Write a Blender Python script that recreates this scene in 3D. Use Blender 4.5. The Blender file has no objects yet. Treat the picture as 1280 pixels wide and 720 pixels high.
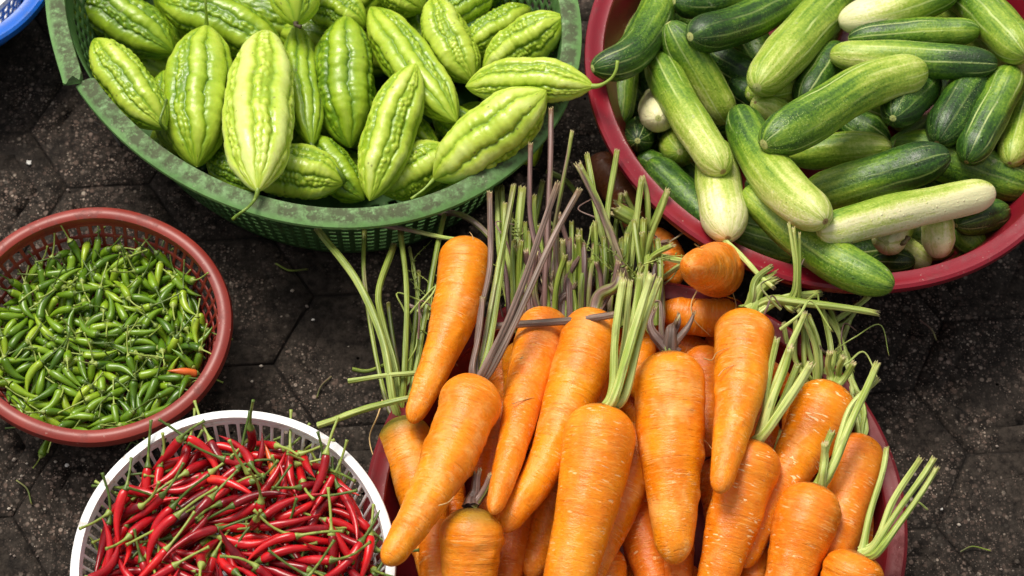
import bpy, math, random
import numpy as np
from mathutils import Vector, Matrix, Quaternion

sc = bpy.context.scene
COL = sc.collection
R = math.radians

# ------------------------------------------------------------------ camera
CAM_H, FPX, PITCH = 1.95, 2600.0, R(62)
CAM = np.array([0.0, 0.0, CAM_H])
FWD = np.array([0.0, math.cos(PITCH), -math.sin(PITCH)])
UPV = np.array([0.0, math.sin(PITCH), math.cos(PITCH)])


def ray(px, py):
    """direction (depth 1 along the optical axis) of a measured point of the photograph"""
    return FWD + UPV * (-(py - 360) / FPX) + np.array([(px - 640) / FPX, 0, 0])


def at(px, py, z):
    d = ray(px, py)
    return CAM + d * ((z - CAM_H) / d[2])


def mm(p):
    """metres per measured unit at point p"""
    return float(np.dot(np.asarray(p) - CAM, FWD)) / FPX


cam_data = bpy.data.cameras.new('camera')
cam_data.sensor_width = 36.0
cam_data.lens = FPX / 1280 * 36
cam_data.clip_start, cam_data.clip_end = 0.05, 200
cam = bpy.data.objects.new('camera', cam_data)
COL.objects.link(cam)
cam.location = CAM
cam.rotation_euler = (math.pi / 2 - PITCH, 0, 0)
sc.camera = cam
cam_data.dof.use_dof = True
cam_data.dof.focus_distance = 2.0
cam_data.dof.aperture_fstop = 7.1

# ------------------------------------------------------------------ light
EL, AZ = R(62), R(-35)          # overcast: broad, soft sun high up, a little from behind the baskets
world = bpy.data.worlds.new('World')
sc.world = world
world.use_nodes = True
wn = world.node_tree
sky = wn.nodes.new('ShaderNodeTexSky')
sky.sky_type = 'NISHITA'
sky.sun_disc = False
sky.sun_elevation = EL
sky.sun_rotation = AZ
sky.dust_density = 4.0
hs = wn.nodes.new('ShaderNodeHueSaturation')      # cloud cover greys the blue
hs.inputs['Saturation'].default_value = 0.15
bg = wn.nodes['Background']
bg.inputs['Strength'].default_value = 0.058
wn.links.new(sky.outputs['Color'], hs.inputs['Color'])
wn.links.new(hs.outputs['Color'], bg.inputs['Color'])
sd = bpy.data.lights.new('sun', 'SUN')
sd.energy = 1.5
sd.angle = R(24)
sd.color = (1.0, 0.93, 0.80)
sun = bpy.data.objects.new('sun', sd)
COL.objects.link(sun)
tosun = Vector((math.cos(EL) * math.sin(AZ), math.cos(EL) * math.cos(AZ), math.sin(EL)))
sun.rotation_euler = tosun.to_track_quat('Z', 'Y').to_euler()
sun.location = (0, 0, 3)
sc.view_settings.view_transform = 'Standard'
sc.view_settings.look = 'None'
sc.view_settings.gamma = 1
sc.view_settings.exposure = 1.2

# ------------------------------------------------------------------ scene bookkeeping


def tag(o, label=None, cat=None, group=None, kind=None):
    if label: o['label'] = label
    if cat: o['category'] = cat
    if group: o['group'] = group
    if kind: o['kind'] = kind
    return o


def link(name, mesh, mat=None, parent=None):
    if mat is not None:
        if len(mesh.materials): mesh.materials[0] = mat
        else: mesh.materials.append(mat)
    o = bpy.data.objects.new(name, mesh)
    COL.objects.link(o)
    if parent is not None:
        o.parent = parent
        o.matrix_parent_inverse = parent.matrix_basis.inverted()
    return o


def empty(name, loc):
    o = bpy.data.objects.new(name, None)
    COL.objects.link(o)
    o.location = loc
    o.empty_display_size = 0.02
    return o


def mesh_np(name, V, F, smooth=True, attrs=None):
    me = bpy.data.meshes.new(name)
    V = np.asarray(V, dtype=np.float32)
    if isinstance(F, np.ndarray):
        n = F.shape[0]; k = F.shape[1]
        me.vertices.add(len(V)); me.vertices.foreach_set('co', V.ravel())
        me.loops.add(n * k); me.loops.foreach_set('vertex_index', F.astype(np.int32).ravel())
        me.polygons.add(n); me.polygons.foreach_set('loop_start', np.arange(0, n * k, k, dtype=np.int32))
        me.update(calc_edges=True)
    else:
        me.from_pydata(V.tolist(), [], F)
    if smooth:
        me.polygons.foreach_set('use_smooth', np.ones(len(me.polygons), dtype=bool))
    for nm, arr in (attrs or {}).items():
        arr = np.asarray(arr, dtype=np.float32)
        if arr.ndim == 1:
            a = me.attributes.new(nm, 'FLOAT', 'POINT'); a.data.foreach_set('value', arr)
        else:
            a = me.attributes.new(nm, 'FLOAT_VECTOR', 'POINT'); a.data.foreach_set('vector', arr.ravel())
    me.validate(clean_customdata=False)
    me.update()
    return me


def center_mesh(me, loc):
    me.transform(Matrix.Translation(-Vector(loc)))
    return me


# ------------------------------------------------------------------ curves and tubes


def catmull(P, n):
    """n points, evenly spaced by length, on a smooth curve through P"""
    P = np.asarray(P, float)
    if len(P) == 2:
        t = np.linspace(0, 1, n)[:, None]
        return P[0] * (1 - t) + P[1] * t
    Q = np.vstack([2 * P[0] - P[1], P, 2 * P[-1] - P[-2]])
    out = []
    for i in range(len(P) - 1):
        p0, p1, p2, p3 = Q[i:i + 4]
        t = np.linspace(0, 1, 40, endpoint=False)[:, None]
        out.append(0.5 * ((2 * p1) + (-p0 + p2) * t + (2 * p0 - 5 * p1 + 4 * p2 - p3) * t ** 2 + (-p0 + 3 * p1 - 3 * p2 + p3) * t ** 3))
    out = np.vstack(out + [P[-1:]])
    s = np.r_[0, np.cumsum(np.linalg.norm(np.diff(out, axis=0), axis=1))]
    q = np.linspace(0, s[-1], n)
    return np.stack([np.interp(q, s, out[:, k]) for k in range(3)], 1)


def resample(C, u):
    s = np.linspace(0, 1, len(C))
    return np.stack([np.interp(u, s, C[:, k]) for k in range(3)], 1)


def frames(C):
    T = np.gradient(C, axis=0)
    T /= np.linalg.norm(T, axis=1)[:, None] + 1e-12
    N = np.zeros_like(C)
    ref = np.array([0.0, 0.0, 1.0])
    if abs(T[0] @ ref) > 0.9: ref = np.array([1.0, 0, 0])
    n = ref - T[0] * (T[0] @ ref)
    N[0] = n / np.linalg.norm(n)
    for i in range(1, len(C)):
        n = N[i - 1] - T[i] * (N[i - 1] @ T[i])
        N[i] = n / (np.linalg.norm(n) + 1e-12)
    return T, N, np.cross(T, N)


def tube_mesh(name, C, u, rad, nth, phase=0.0, shape=None, extra=None, fray=0.0, seed=0):
    """swept body. C dense centre line, u ring stations 0..1, rad radius per ring (m), shape(u,theta)->multiplier grid"""
    P = resample(C, u)
    T0, N0, B0 = frames(C)
    N = resample(N0, u); B = resample(B0, u)
    th = np.linspace(0, 2 * math.pi, nth, endpoint=False)
    r = np.asarray(rad)[:, None] * np.ones((1, nth))
    if shape is not None: r = r * shape(u[:, None], th[None, :])
    c, s = np.cos(th + phase), np.sin(th + phase)
    V = P[:, None, :] + r[..., None] * (c[None, :, None] * N[:, None, :] + s[None, :, None] * B[:, None, :])
    nu = len(u)
    if fray:
        rs = np.random.RandomState(seed)
        tT = resample(T0, u)
        V[-3] += tT[-3] * (rs.uniform(-.2, 1.1, nth) * fray)[:, None]; V[-2] -= tT[-2] * fray * .2; V[-1] -= tT[-1] * fray * .9
    i, k = np.meshgrid(np.arange(nu - 1), np.arange(nth), indexing='ij')
    k2 = (k + 1) % nth
    F = np.stack([i * nth + k, i * nth + k2, (i + 1) * nth + k2, (i + 1) * nth + k], -1).reshape(-1, 4)
    L = float(np.linalg.norm(np.diff(C, axis=0), axis=1).sum())
    rm = float(np.max(rad))
    tc = np.stack([np.repeat((u * L)[:, None], nth, 1), np.repeat(rm * np.cos(th)[None], nu, 0), np.repeat(rm * np.sin(th)[None], nu, 0)], -1)
    at_ = {'along': np.repeat(u, nth), 'tc': tc.reshape(-1, 3)}
    if extra is not None: at_['mask'] = extra(u[:, None], th[None, :]).reshape(-1)
    return mesh_np(name, V.reshape(-1, 3), F, attrs=at_)


def round_stations(n, tight=1.0):
    """ring stations denser towards both ends"""
    t = np.linspace(0, 1, n)
    return 0.5 - 0.5 * np.cos(t * math.pi) if tight else t


# ------------------------------------------------------------------ stacking: every body lies on the ones before it
class Pile:
    def __init__(self, k=0.82):
        self.k = k; self.S = []

    def add(self, pts, w, base, fixed=False, prof=None):
        """pts measured (x, y[, z]); w measured diameter. Returns centre line and radius."""
        P = np.array([at(p[0], p[1], p[2] if len(p) > 2 else base) for p in pts])
        C = catmull(P, 40)
        m = 13
        u = np.linspace(0.04, 0.96, m)
        X = resample(C, u)
        r0 = w / 2 * mm(X.mean(0))
        rr = r0 * (np.array([prof(q) for q in u]) if prof else np.sin(np.clip(u, .12, .88) * math.pi) ** .25)
        sh = np.zeros(2)
        if self.S and not fixed:
            need = np.full(m, -9.0)
            D = X - CAM; t = np.linalg.norm(D, axis=1); dirs = D / t[:, None]
            for (Y, ry) in self.S:
                E = Y - CAM; te = np.linalg.norm(E, axis=1); de = E / te[:, None]
                lat = np.linalg.norm(dirs[:, None, :] - de[None], axis=2) * 0.5 * (t[:, None] + te[None])
                rs = self.k * (rr[:, None] + ry[None])
                ok = lat < rs
                gap = np.where(ok, t[:, None] - te[None] + np.sqrt(np.maximum(rs ** 2 - lat ** 2, 0)), -9)
                need = np.maximum(need, gap.max(1))
            need = np.maximum(need, 0)
            best = None
            cands = [(need.max(), need.max())]
            for i in range(m):
                for j in range(i + 1, m):
                    sl = (need[j] - need[i]) / (u[j] - u[i])
                    cands.append((need[i] - sl * u[i], need[i] + sl * (1 - u[i])))
            for i in range(m):
                cands += [(0, need[i] / u[i]), (need[i] / (1 - u[i]), 0)]
            for a, b in cands:
                if a < -1e-6 or b < -1e-6 or abs(a - b) > 0.12: continue
                if np.all(a * (1 - u) + b * u >= need - 1e-5):
                    cost = a + b + 0.3 * abs(a - b)
                    if best is None or cost < best[0]: best = (cost, a, b)
            sh = np.array(best[1:])
        D = C - CAM; t = np.linalg.norm(D, axis=1)[:, None]
        v = np.linspace(0, 1, len(C))[:, None]
        C = C - D / t * (sh[0] * (1 - v) + sh[1] * v)
        X = resample(C, u)
        self.S.append((X, rr))
        return C, w / 2 * mm(X.mean(0))

# ------------------------------------------------------------------ materials


class NT:
    def __init__(self, name):
        self.m = bpy.data.materials.new(name); self.m.use_nodes = True
        self.t = self.m.node_tree; self.b = self.t.nodes['Principled BSDF']

    def n(self, kind, **kw):
        x = self.t.nodes.new('ShaderNode' + kind)
        for k, v in kw.items(): setattr(x, k, v)
        return x

    def put(self, sock, v):
        if hasattr(v, 'links') or isinstance(v, bpy.types.NodeSocket): self.t.links.new(v, sock)
        else:
            try: sock.default_value = v
            except Exception: sock.default_value = (*v, 1.0)

    def math(self, op, a, b=0.0, c=None, clamp=False):
        x = self.n('Math', operation=op, use_clamp=clamp)
        self.put(x.inputs[0], a); self.put(x.inputs[1], b)
        if c is not None: self.put(x.inputs[2], c)
        return x.outputs[0]

    def attr(self, name, obj=False, vec=False):
        x = self.n('Attribute', attribute_name=name, attribute_type='OBJECT' if obj else 'GEOMETRY')
        return x.outputs['Vector' if vec else 'Fac']

    def scale(self, v, s):
        x = self.n('VectorMath', operation='MULTIPLY'); self.put(x.inputs[0], v); x.inputs[1].default_value = s
        return x.outputs[0]

    def shift(self, v, f):
        """offset a vector by a per-object amount so copies differ"""
        x = self.n('VectorMath', operation='ADD'); self.put(x.inputs[0], v)
        y = self.n('CombineXYZ')
        self.put(y.inputs[0], f); self.put(y.inputs[1], f); self.put(y.inputs[2], f)
        self.t.links.new(y.outputs[0], x.inputs[1])
        return x.outputs[0]

    def noise(self, v, s, detail=3.0, rough=0.55, dist=0.0):
        x = self.n('TexNoise'); self.put(x.inputs['Vector'], v)
        x.inputs['Scale'].default_value = s; x.inputs['Detail'].default_value = detail
        x.inputs['Roughness'].default_value = rough; x.inputs['Distortion'].default_value = dist
        return x.outputs['Fac']

    def voro(self, v, s, out='Distance', feature='F1', rnd=1.0):
        x = self.n('TexVoronoi', feature=feature); self.put(x.inputs['Vector'], v)
        x.inputs['Scale'].default_value = s; x.inputs['Randomness'].default_value = rnd
        return x.outputs[out]

    def step(self, v, lo, hi, a=0.0, b=1.0):
        x = self.n('MapRange', interpolation_type='SMOOTHSTEP'); self.put(x.inputs['Value'], v)
        self.put(x.inputs['From Min'], lo); self.put(x.inputs['From Max'], hi)
        self.put(x.inputs['To Min'], a); self.put(x.inputs['To Max'], b)
        return x.outputs[0]

    def mix(self, f, a, b):
        x = self.n('Mix', data_type='RGBA'); self.put(x.inputs[0], f)
        self.put(x.inputs[6], a); self.put(x.inputs[7], b)
        return x.outputs[2]

    def ramp(self, f, stops):
        x = self.n('ValToRGB'); self.put(x.inputs[0], f)
        e = x.color_ramp.elements
        while len(e) < len(stops): e.new(0.5)
        for q, (p, c) in zip(e, stops): q.position = p; q.color = (*c, 1)
        return x.outputs[0]

    def bump(self, h, strength, dist, normal=None):
        x = self.n('Bump'); self.put(x.inputs['Height'], h)
        x.inputs['Strength'].default_value = strength; x.inputs['Distance'].default_value = dist
        if normal is not None: self.t.links.new(normal, x.inputs['Normal'])
        return x.outputs[0]

    def rnd(self):
        return self.n('ObjectInfo').outputs['Random']

    def done(self, color=None, rough=None, normal=None, **kw):
        if color is not None: self.put(self.b.inputs['Base Color'], color)
        if rough is not None: self.put(self.b.inputs['Roughness'], rough)
        if normal is not None: self.t.links.new(normal, self.b.inputs['Normal'])
        for k, v in kw.items(): self.put(self.b.inputs[k.replace('_', ' ')], v)
        return self.m


def mat_carrot():
    k = NT('carrot_skin'); rnd = k.rnd()
    tc = k.shift(k.attr('tc', vec=True), k.math('MULTIPLY', rnd, 7.0))
    al = k.attr('along')
    big = k.noise(tc, 26, 3, .6)
    red = k.attr('red', obj=True)
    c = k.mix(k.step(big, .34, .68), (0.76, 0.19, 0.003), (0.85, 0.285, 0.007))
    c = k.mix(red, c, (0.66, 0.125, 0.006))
    ringn = k.noise(k.scale(tc, (190, 34, 34)), 1, 3, .6)
    c = k.mix(k.math('MULTIPLY', k.step(ringn, .52, .76), .20), c, (0.88, 0.42, 0.06))
    # rubbed, dry pale patches
    sn = k.noise(tc, 34, 5, .65)
    scuff = k.math('MULTIPLY', k.step(sn, .50, .68), k.attr('scuff', obj=True))
    c = k.mix(k.math('MULTIPLY', scuff, .75), c, (0.86, 0.44, 0.13))
    # short pale cross marks
    dash = k.noise(k.scale(tc, (430, 75, 75)), 1, 1.5, .5)
    spots = k.noise(tc, 60, 1, .5)
    dm = k.math('MULTIPLY', k.math('MULTIPLY', k.step(dash, .62, .67), k.step(spots, .48, .60)), k.attr('streak', obj=True))
    c = k.mix(dm, c, (0.92, 0.66, 0.34))
    fine = k.noise(k.scale(tc, (420, 130, 130)), 1, 4, .7)
    c = k.mix(k.math('MULTIPLY', k.step(fine, .48, .72), .24), c, (0.90, 0.46, 0.08))
    c = k.mix(k.math('MULTIPLY', k.step(fine, .46, .30), .22), c, (0.58, 0.115, 0.006))
    line = k.noise(k.scale(tc, (620, 36, 36)), 1, 2, .5)
    c = k.mix(k.math('MULTIPLY', k.math('MULTIPLY', k.step(line, .60, .655), k.step(spots, .44, .60)), .42), c, (0.92, 0.54, 0.18))
    crk = k.noise(k.scale(k.shift(tc, 2.7), (520, 30, 30)), 1, 2, .5)
    c = k.mix(k.math('MULTIPLY', k.step(crk, .66, .71), .30), c, (0.36, 0.085, 0.010))
    # dirt freckles
    fv = k.noise(tc, 210, 2, .5)
    c = k.mix(k.math('MULTIPLY', k.step(fv, .70, .78), .5), c, (0.25, 0.09, 0.02))
    # green or brown shoulder, earthy crown
    sh = k.math('ADD', al, k.math('MULTIPLY', k.math('SUBTRACT', big, .5), .16))
    c = k.mix(k.math('MULTIPLY', k.step(sh, .20, .02), k.attr('green', obj=True)), c, (0.20, 0.17, 0.018))
    c = k.mix(k.math('MULTIPLY', k.step(k.math('ADD', al, k.math('MULTIPLY', k.math('SUBTRACT', fine, .5), .05)), .045, .005), .8), c, (0.13, 0.065, 0.02))
    c = k.mix(k.attr('shade_brown', obj=True), c, (0.10, 0.035, 0.015))  # deep shadow painted into the skin colour as brown
    h = k.math('ADD', k.math('MULTIPLY', ringn, .6), k.math('MULTIPLY', fine, .8))
    h = k.math('SUBTRACT', h, k.math('ADD', k.math('MULTIPLY', dm, .5), k.math('MULTIPLY', k.step(crk, .62, .69), .9)))
    return k.done(c, k.math('ADD', k.step(sn, .38, .7, .27, .50), k.math('MULTIPLY', k.math('SUBTRACT', fine, .5), .25)), k.bump(h, .42, .0024), Subsurface_Weight=.08, Subsurface_Scale=.004,
                  Specular_IOR_Level=.42)


def mat_stalk():
    k = NT('carrot_stalk'); rnd = k.rnd()
    tc = k.shift(k.attr('tc', vec=True), k.math('MULTIPLY', rnd, 5.0))
    al = k.attr('along')
    n = k.noise(k.scale(tc, (14, 160, 160)), 1, 3, .6)
    pale = k.attr('pale', obj=True); pur = k.attr('purple', obj=True)
    c = k.mix(k.step(n, .35, .65), (0.060, 0.100, 0.005), (0.20, 0.265, 0.020))
    c = k.mix(pale, c, k.mix(k.step(n, .35, .65), (0.32, 0.42, 0.07), (0.66, 0.73, 0.27)))
    pn = k.noise(k.scale(tc, (18, 90, 90)), 1, 2, .5)
    pf = k.step(k.math('ADD', k.math('MULTIPLY', pur, .95), k.math('ADD', pn, k.math('MULTIPLY', al, -.10))), .78, 1.05)
    pc = k.mix(k.step(n, .3, .7), (0.048, 0.016, 0.024), (0.22, 0.105, 0.115))
    pc = k.mix(k.math('MULTIPLY', pale, .26), pc, k.mix(k.step(n, .35, .65), (0.22, 0.15, 0.12), (0.46, 0.40, 0.30)))
    c = k.mix(k.math('MULTIPLY', pf, .92), c, pc)
    c = k.mix(k.math('MULTIPLY', k.step(al, .90, .99), .35), c, (0.22, 0.14, 0.045))
    c = k.mix(k.step(al, .992, .998), c, (0.46, 0.38, 0.19))
    c = k.mix(k.math('MULTIPLY', k.step(k.noise(k.scale(tc, (40, 160, 160)), 1, 3), .58, .72), .45), c, (0.10, 0.06, 0.022))
    h = k.noise(k.scale(tc, (6, 420, 420)), 1, 2, .5)
    return k.done(c, .42, k.bump(h, .5, .0012), Subsurface_Weight=.06, Subsurface_Scale=.004, Specular_IOR_Level=.4)


def mat_cucumber():
    k = NT('cucumber_skin'); rnd = k.rnd()
    tc = k.shift(k.attr('tc', vec=True), k.math('MULTIPLY', rnd, 9.0))
    raw = k.attr('tc', vec=True)
    al = k.attr('along')
    sep = k.n('SeparateXYZ'); k.t.links.new(raw, sep.inputs[0])
    ang = k.math('ARCTAN2', sep.outputs[2], sep.outputs[1])
    n = k.noise(tc, 38, 4, .6)
    fine = k.noise(tc, 330, 3, .65)
    long_ = k.noise(k.scale(tc, (9, 120, 120)), 1, 3, .6)
    mixu = k.step(al, .08, .92)
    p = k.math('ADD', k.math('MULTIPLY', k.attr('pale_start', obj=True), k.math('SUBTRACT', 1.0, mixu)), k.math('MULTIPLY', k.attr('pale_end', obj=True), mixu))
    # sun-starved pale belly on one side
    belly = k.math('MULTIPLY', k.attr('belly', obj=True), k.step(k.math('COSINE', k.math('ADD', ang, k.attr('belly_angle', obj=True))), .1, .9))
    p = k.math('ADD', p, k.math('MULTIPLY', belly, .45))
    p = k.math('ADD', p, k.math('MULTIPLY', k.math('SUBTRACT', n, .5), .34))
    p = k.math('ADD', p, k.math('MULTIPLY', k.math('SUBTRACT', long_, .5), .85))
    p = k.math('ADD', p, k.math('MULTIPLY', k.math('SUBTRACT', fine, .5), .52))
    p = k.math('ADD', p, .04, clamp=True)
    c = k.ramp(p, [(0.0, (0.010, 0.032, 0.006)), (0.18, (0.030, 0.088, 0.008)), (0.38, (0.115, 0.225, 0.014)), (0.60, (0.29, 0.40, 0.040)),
                   (0.80, (0.53, 0.58, 0.16)), (1.0, (0.78, 0.74, 0.42))])
    # long light streaks from the blossom end
    w = k.math('ADD', k.math('MULTIPLY', ang, 9.0), k.math('MULTIPLY', k.math('SUBTRACT', k.noise(k.scale(tc, (20, 20, 20)), 1, 2), .5), 2.4))
    st = k.step(k.math('COSINE', w), .86, .985)
    st = k.math('MULTIPLY', st, k.step(k.noise(k.scale(tc, (12, 50, 50)), 1, 2), .42, .60))
    st = k.math('MULTIPLY', st, k.attr('streak', obj=True))
    c = k.mix(k.math('MULTIPLY', st, .75), c, (0.52, 0.60, 0.22))
    # pale flecks where the skin is dark, dark freckles where it is pale
    d = k.voro(tc, 480)
    sparse = k.step(k.noise(tc, 46, 2), .46, .60)
    c = k.mix(k.math('MULTIPLY', k.math('MULTIPLY', k.step(d, .34, .10), sparse), k.attr('fleck', obj=True)), c, (0.34, 0.44, 0.12))
    d2 = k.voro(k.shift(tc, 3.3), 120)
    c = k.mix(k.math('MULTIPLY', k.math('MULTIPLY', k.step(d2, .13, .05), k.step(k.noise(k.shift(tc, 6.1), 30, 2), .50, .62)), .6), c, (0.05, 0.06, 0.018))
    sc_ = k.noise(k.shift(tc, 1.7), 75, 4, .7)
    c = k.mix(k.math('MULTIPLY', k.step(sc_, .665, .72), .55), c, (0.36, 0.37, 0.24))
    # scar at each end
    c = k.mix(k.step(al, .9975, .9990), c, (0.30, 0.21, 0.08))
    c = k.mix(k.step(al, .0045, .0025), c, (0.44, 0.47, 0.16))
    h = k.math('ADD', k.math('MULTIPLY', fine, .5), k.math('MULTIPLY', long_, .9))
    h = k.math('ADD', h, k.math('MULTIPLY', k.step(d2, .2, .05), .5))
    return k.done(c, k.math('ADD', k.step(sc_, .35, .68, .34, .55), k.math('MULTIPLY', k.math('SUBTRACT', fine, .5), .25)), k.bump(h, .5, .0022), Subsurface_Weight=.05, Subsurface_Scale=.005, Specular_IOR_Level=.45)


def mat_melon():
    k = NT('bitter_melon_skin'); rnd = k.rnd()
    tc = k.shift(k.attr('tc', vec=True), k.math('MULTIPLY', rnd, 9.0))
    al = k.attr('along'); ridge = k.attr('mask')
    n = k.noise(tc, 24, 3, .55)
    f = k.noise(tc, 170, 3, .6)
    p = k.math('ADD', k.math('MULTIPLY', ridge, .52), k.math('MULTIPLY', n, .46))
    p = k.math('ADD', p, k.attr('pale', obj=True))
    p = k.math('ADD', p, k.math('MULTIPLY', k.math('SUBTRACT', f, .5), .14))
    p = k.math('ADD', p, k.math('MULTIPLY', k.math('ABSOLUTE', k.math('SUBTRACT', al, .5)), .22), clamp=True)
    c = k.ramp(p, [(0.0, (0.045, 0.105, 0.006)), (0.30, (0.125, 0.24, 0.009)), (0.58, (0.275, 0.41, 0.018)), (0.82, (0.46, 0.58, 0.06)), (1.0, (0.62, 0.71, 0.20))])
    c = k.mix(k.math('MULTIPLY', k.step(k.voro(tc, 60), .10, .05), .6), c, (0.10, 0.08, 0.02))
    sc_ = k.noise(k.shift(tc, 2.1), 55, 4, .7)
    c = k.mix(k.math('MULTIPLY', k.step(sc_, .66, .72), .4), c, (0.50, 0.50, 0.22))
    return k.done(c, k.math('ADD', k.step(sc_, .3, .7, .25, .44), k.math('MULTIPLY', k.math('SUBTRACT', f, .5), .2)), k.bump(k.math('ADD', k.math('MULTIPLY', f, .5), k.noise(tc, 75, 2, .5)), .38, .0024), Subsurface_Weight=.06, Subsurface_Scale=.006, Specular_IOR_Level=.5)


def mat_green_stem(name, a, b, rough=.45):
    k = NT(name); rnd = k.rnd()
    co = k.n('TexCoord').outputs['Object']
    n = k.noise(k.shift(co, k.math('MULTIPLY', rnd, 9.0)), 130, 3, .6)
    n = k.math('ADD', n, k.math('MULTIPLY', k.math('SUBTRACT', rnd, .5), .7))
    return k.done(k.mix(k.step(n, .3, .7), a, b), rough, k.bump(n, .3, .001))


def mat_chilli(name, stops, rough):
    k = NT(name); rnd = k.rnd()
    tc = k.shift(k.attr('tc', vec=True), k.math('MULTIPLY', rnd, 9.0))
    n = k.noise(tc, 90, 2, .5)
    p = k.math('ADD', k.math('MULTIPLY', rnd, .75), k.math('MULTIPLY', n, .5))
    p = k.math('SUBTRACT', p, .12, clamp=True)
    c = k.ramp(p, stops)
    return k.done(c, k.math('ADD', rough, k.math('MULTIPLY', n, .12)), k.bump(k.noise(k.scale(tc, (120, 220, 220)), 1, 2), .22, .0012), Specular_IOR_Level=.5, Subsurface_Weight=.05, Subsurface_Scale=.003)


def mat_plastic(name, base, alt, dirt, dirt_amt, rough, dscale=45, lo=.5, hi=.66, spec=.45, band=1.0):
    k = NT(name)
    co = k.n('TexCoord').outputs['Object']
    n = k.noise(co, 12, 4, .6)
    c = k.mix(k.step(n, .3, .7), base, alt)
    d = k.noise(co, dscale, 7, .68)
    d2 = k.noise(k.shift(co, 4.0), 7, 3, .6)
    m = k.math('MULTIPLY', k.step(d, lo, hi), k.step(d2, .30, .58))
    g = k.attr('mask')
    d3 = k.noise(k.shift(co, 6.0), dscale * 2.6, 5, .7)
    m = k.math('ADD', k.math('MULTIPLY', m, band), k.math('MULTIPLY', g, k.step(k.math('ADD', k.math('MULTIPLY', d, .5), k.math('MULTIPLY', d3, .5)), .34, .53)), clamp=True)
    m = k.math('MULTIPLY', m, dirt_amt)
    c = k.mix(m, c, dirt)
    fl = k.noise(k.shift(co, 9.0), 240, 2, .5)
    c = k.mix(k.math('MULTIPLY', k.step(fl, .70, .76), .30), c, (0.55, 0.45, 0.38))
    h = k.math('ADD', k.math('MULTIPLY', d, .6), k.math('MULTIPLY', m, .5))
    return k.done(c, k.math('ADD', rough, k.math('MULTIPLY', m, .35)), k.bump(h, .18, .0015), Specular_IOR_Level=spec)


def mat_ground():
    k = NT('old_pavers')
    co = k.n('TexCoord').outputs['Object']
    wob = k.noise(co, 60, 3, .6)
    pat = k.noise(co, 3.2, 3, .6)
    pat2 = k.noise(k.shift(co, 5.0), 17, 4, .65)
    mid = k.noise(co, 90, 5, .7)
    c = k.mix(k.step(mid, .3, .72), (0.0075, 0.0058, 0.0048), (0.046, 0.036, 0.029))
    # exposed stone chips of several sizes
    for sc_, lo, hi, thr, colr in ((150, .42, .22, .55, None), (260, .44, .24, .50, None), (95, .32, .16, .66, None), (480, .45, .25, .50, None)):
        x = k.n('TexVoronoi', feature='F1'); k.put(x.inputs['Vector'], k.shift(co, sc_ * .013)); x.inputs['Scale'].default_value = sc_
        sp = k.n('SeparateColor'); k.t.links.new(x.outputs['Color'], sp.inputs[0])
        pick = k.step(sp.outputs[0], thr, thr + .05)
        blob = k.step(k.math('ADD', x.outputs['Distance'], k.math('MULTIPLY', k.math('SUBTRACT', wob, .5), .35)), lo, hi)
        wear = k.step(k.math('ADD', k.math('MULTIPLY', pat, .5), k.math('MULTIPLY', pat2, .5)), .42, .60)
        f = k.math('MULTIPLY', k.math('MULTIPLY', pick, blob), wear)
        tone = k.ramp(sp.outputs[1], [(0.0, (0.065, 0.045, 0.035)), (0.35, (0.15, 0.10, 0.08)), (0.65, (0.11, 0.095, 0.08)), (0.88, (0.27, 0.19, 0.155)), (1.0, (0.46, 0.38, 0.31))])
        c = k.mix(k.math('MULTIPLY', f, .85), c, tone)
    # black grime trodden over it
    gr = k.noise(k.shift(co, 2.0), 9, 6, .7, .6)
    c = k.mix(k.math('MULTIPLY', k.step(gr, .48, .67), .62), c, (0.009, 0.007, 0.0058))
    c = k.mix(k.math('MULTIPLY', k.attr('mask'), .8), c, (0.012, 0.010, 0.009))
    h = k.math('ADD', k.math('MULTIPLY', mid, .9), k.math('MULTIPLY', k.noise(co, 400, 3, .6), .4))
    return k.done(c, k.step(gr, .4, .65, .9, .75), k.bump(h, .6, .0035), Specular_IOR_Level=.12)


M = {}
M['carrot'] = mat_carrot(); M['stalk'] = mat_stalk(); M['cucumber'] = mat_cucumber(); M['melon'] = mat_melon()
M['stem'] = mat_green_stem('vine_stem', (0.09, 0.16, 0.012), (0.24, 0.34, 0.04))
M['chstem'] = mat_green_stem('chilli_stem', (0.07, 0.12, 0.014), (0.29, 0.36, 0.07))
M['dead'] = mat_green_stem('dry_flower', (0.05, 0.035, 0.015), (0.20, 0.14, 0.05), .7)
M['root'] = mat_green_stem('root_hair', (0.42, 0.24, 0.08), (0.62, 0.42, 0.18), .6)
M['chgreen'] = mat_chilli('green_chilli_skin', [(0, (0.030, 0.080, 0.005)), (.35, (0.09, 0.185, 0.007)), (.7, (0.185, 0.315, 0.012)), (1, (0.36, 0.47, 0.03))], .24)
M['chred'] = mat_chilli('red_chilli_skin', [(0, (0.07, 0.003, 0.007)), (.25, (0.22, 0.004, 0.009)), (.6, (0.45, 0.006, 0.012)), (.88, (0.62, 0.010, 0.012)), (1, (0.70, 0.05, 0.012))], .22)
M['chorange'] = mat_chilli('orange_chilli_skin', [(0, (0.60, 0.085, 0.015)), (1, (0.66, 0.15, 0.03))], .26)
M['chdark'] = mat_chilli('dark_chilli_skin', [(0, (0.05, 0.010, 0.012)), (1, (0.08, 0.015, 0.015))], .3)
M['gplastic'] = mat_plastic('green_plastic', (0.095, 0.225, 0.055), (0.155, 0.315, 0.095), (0.050, 0.047, 0.024), .86, .48, 120, .45, .62, band=.35)
M['gshaded'] = mat_plastic('shaded_green_plastic', (0.045, 0.105, 0.030), (0.065, 0.14, 0.042), (0.03, 0.035, 0.018), .8, .6, spec=.12)  # darkened basket green: shade under the lip painted into the colour
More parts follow.
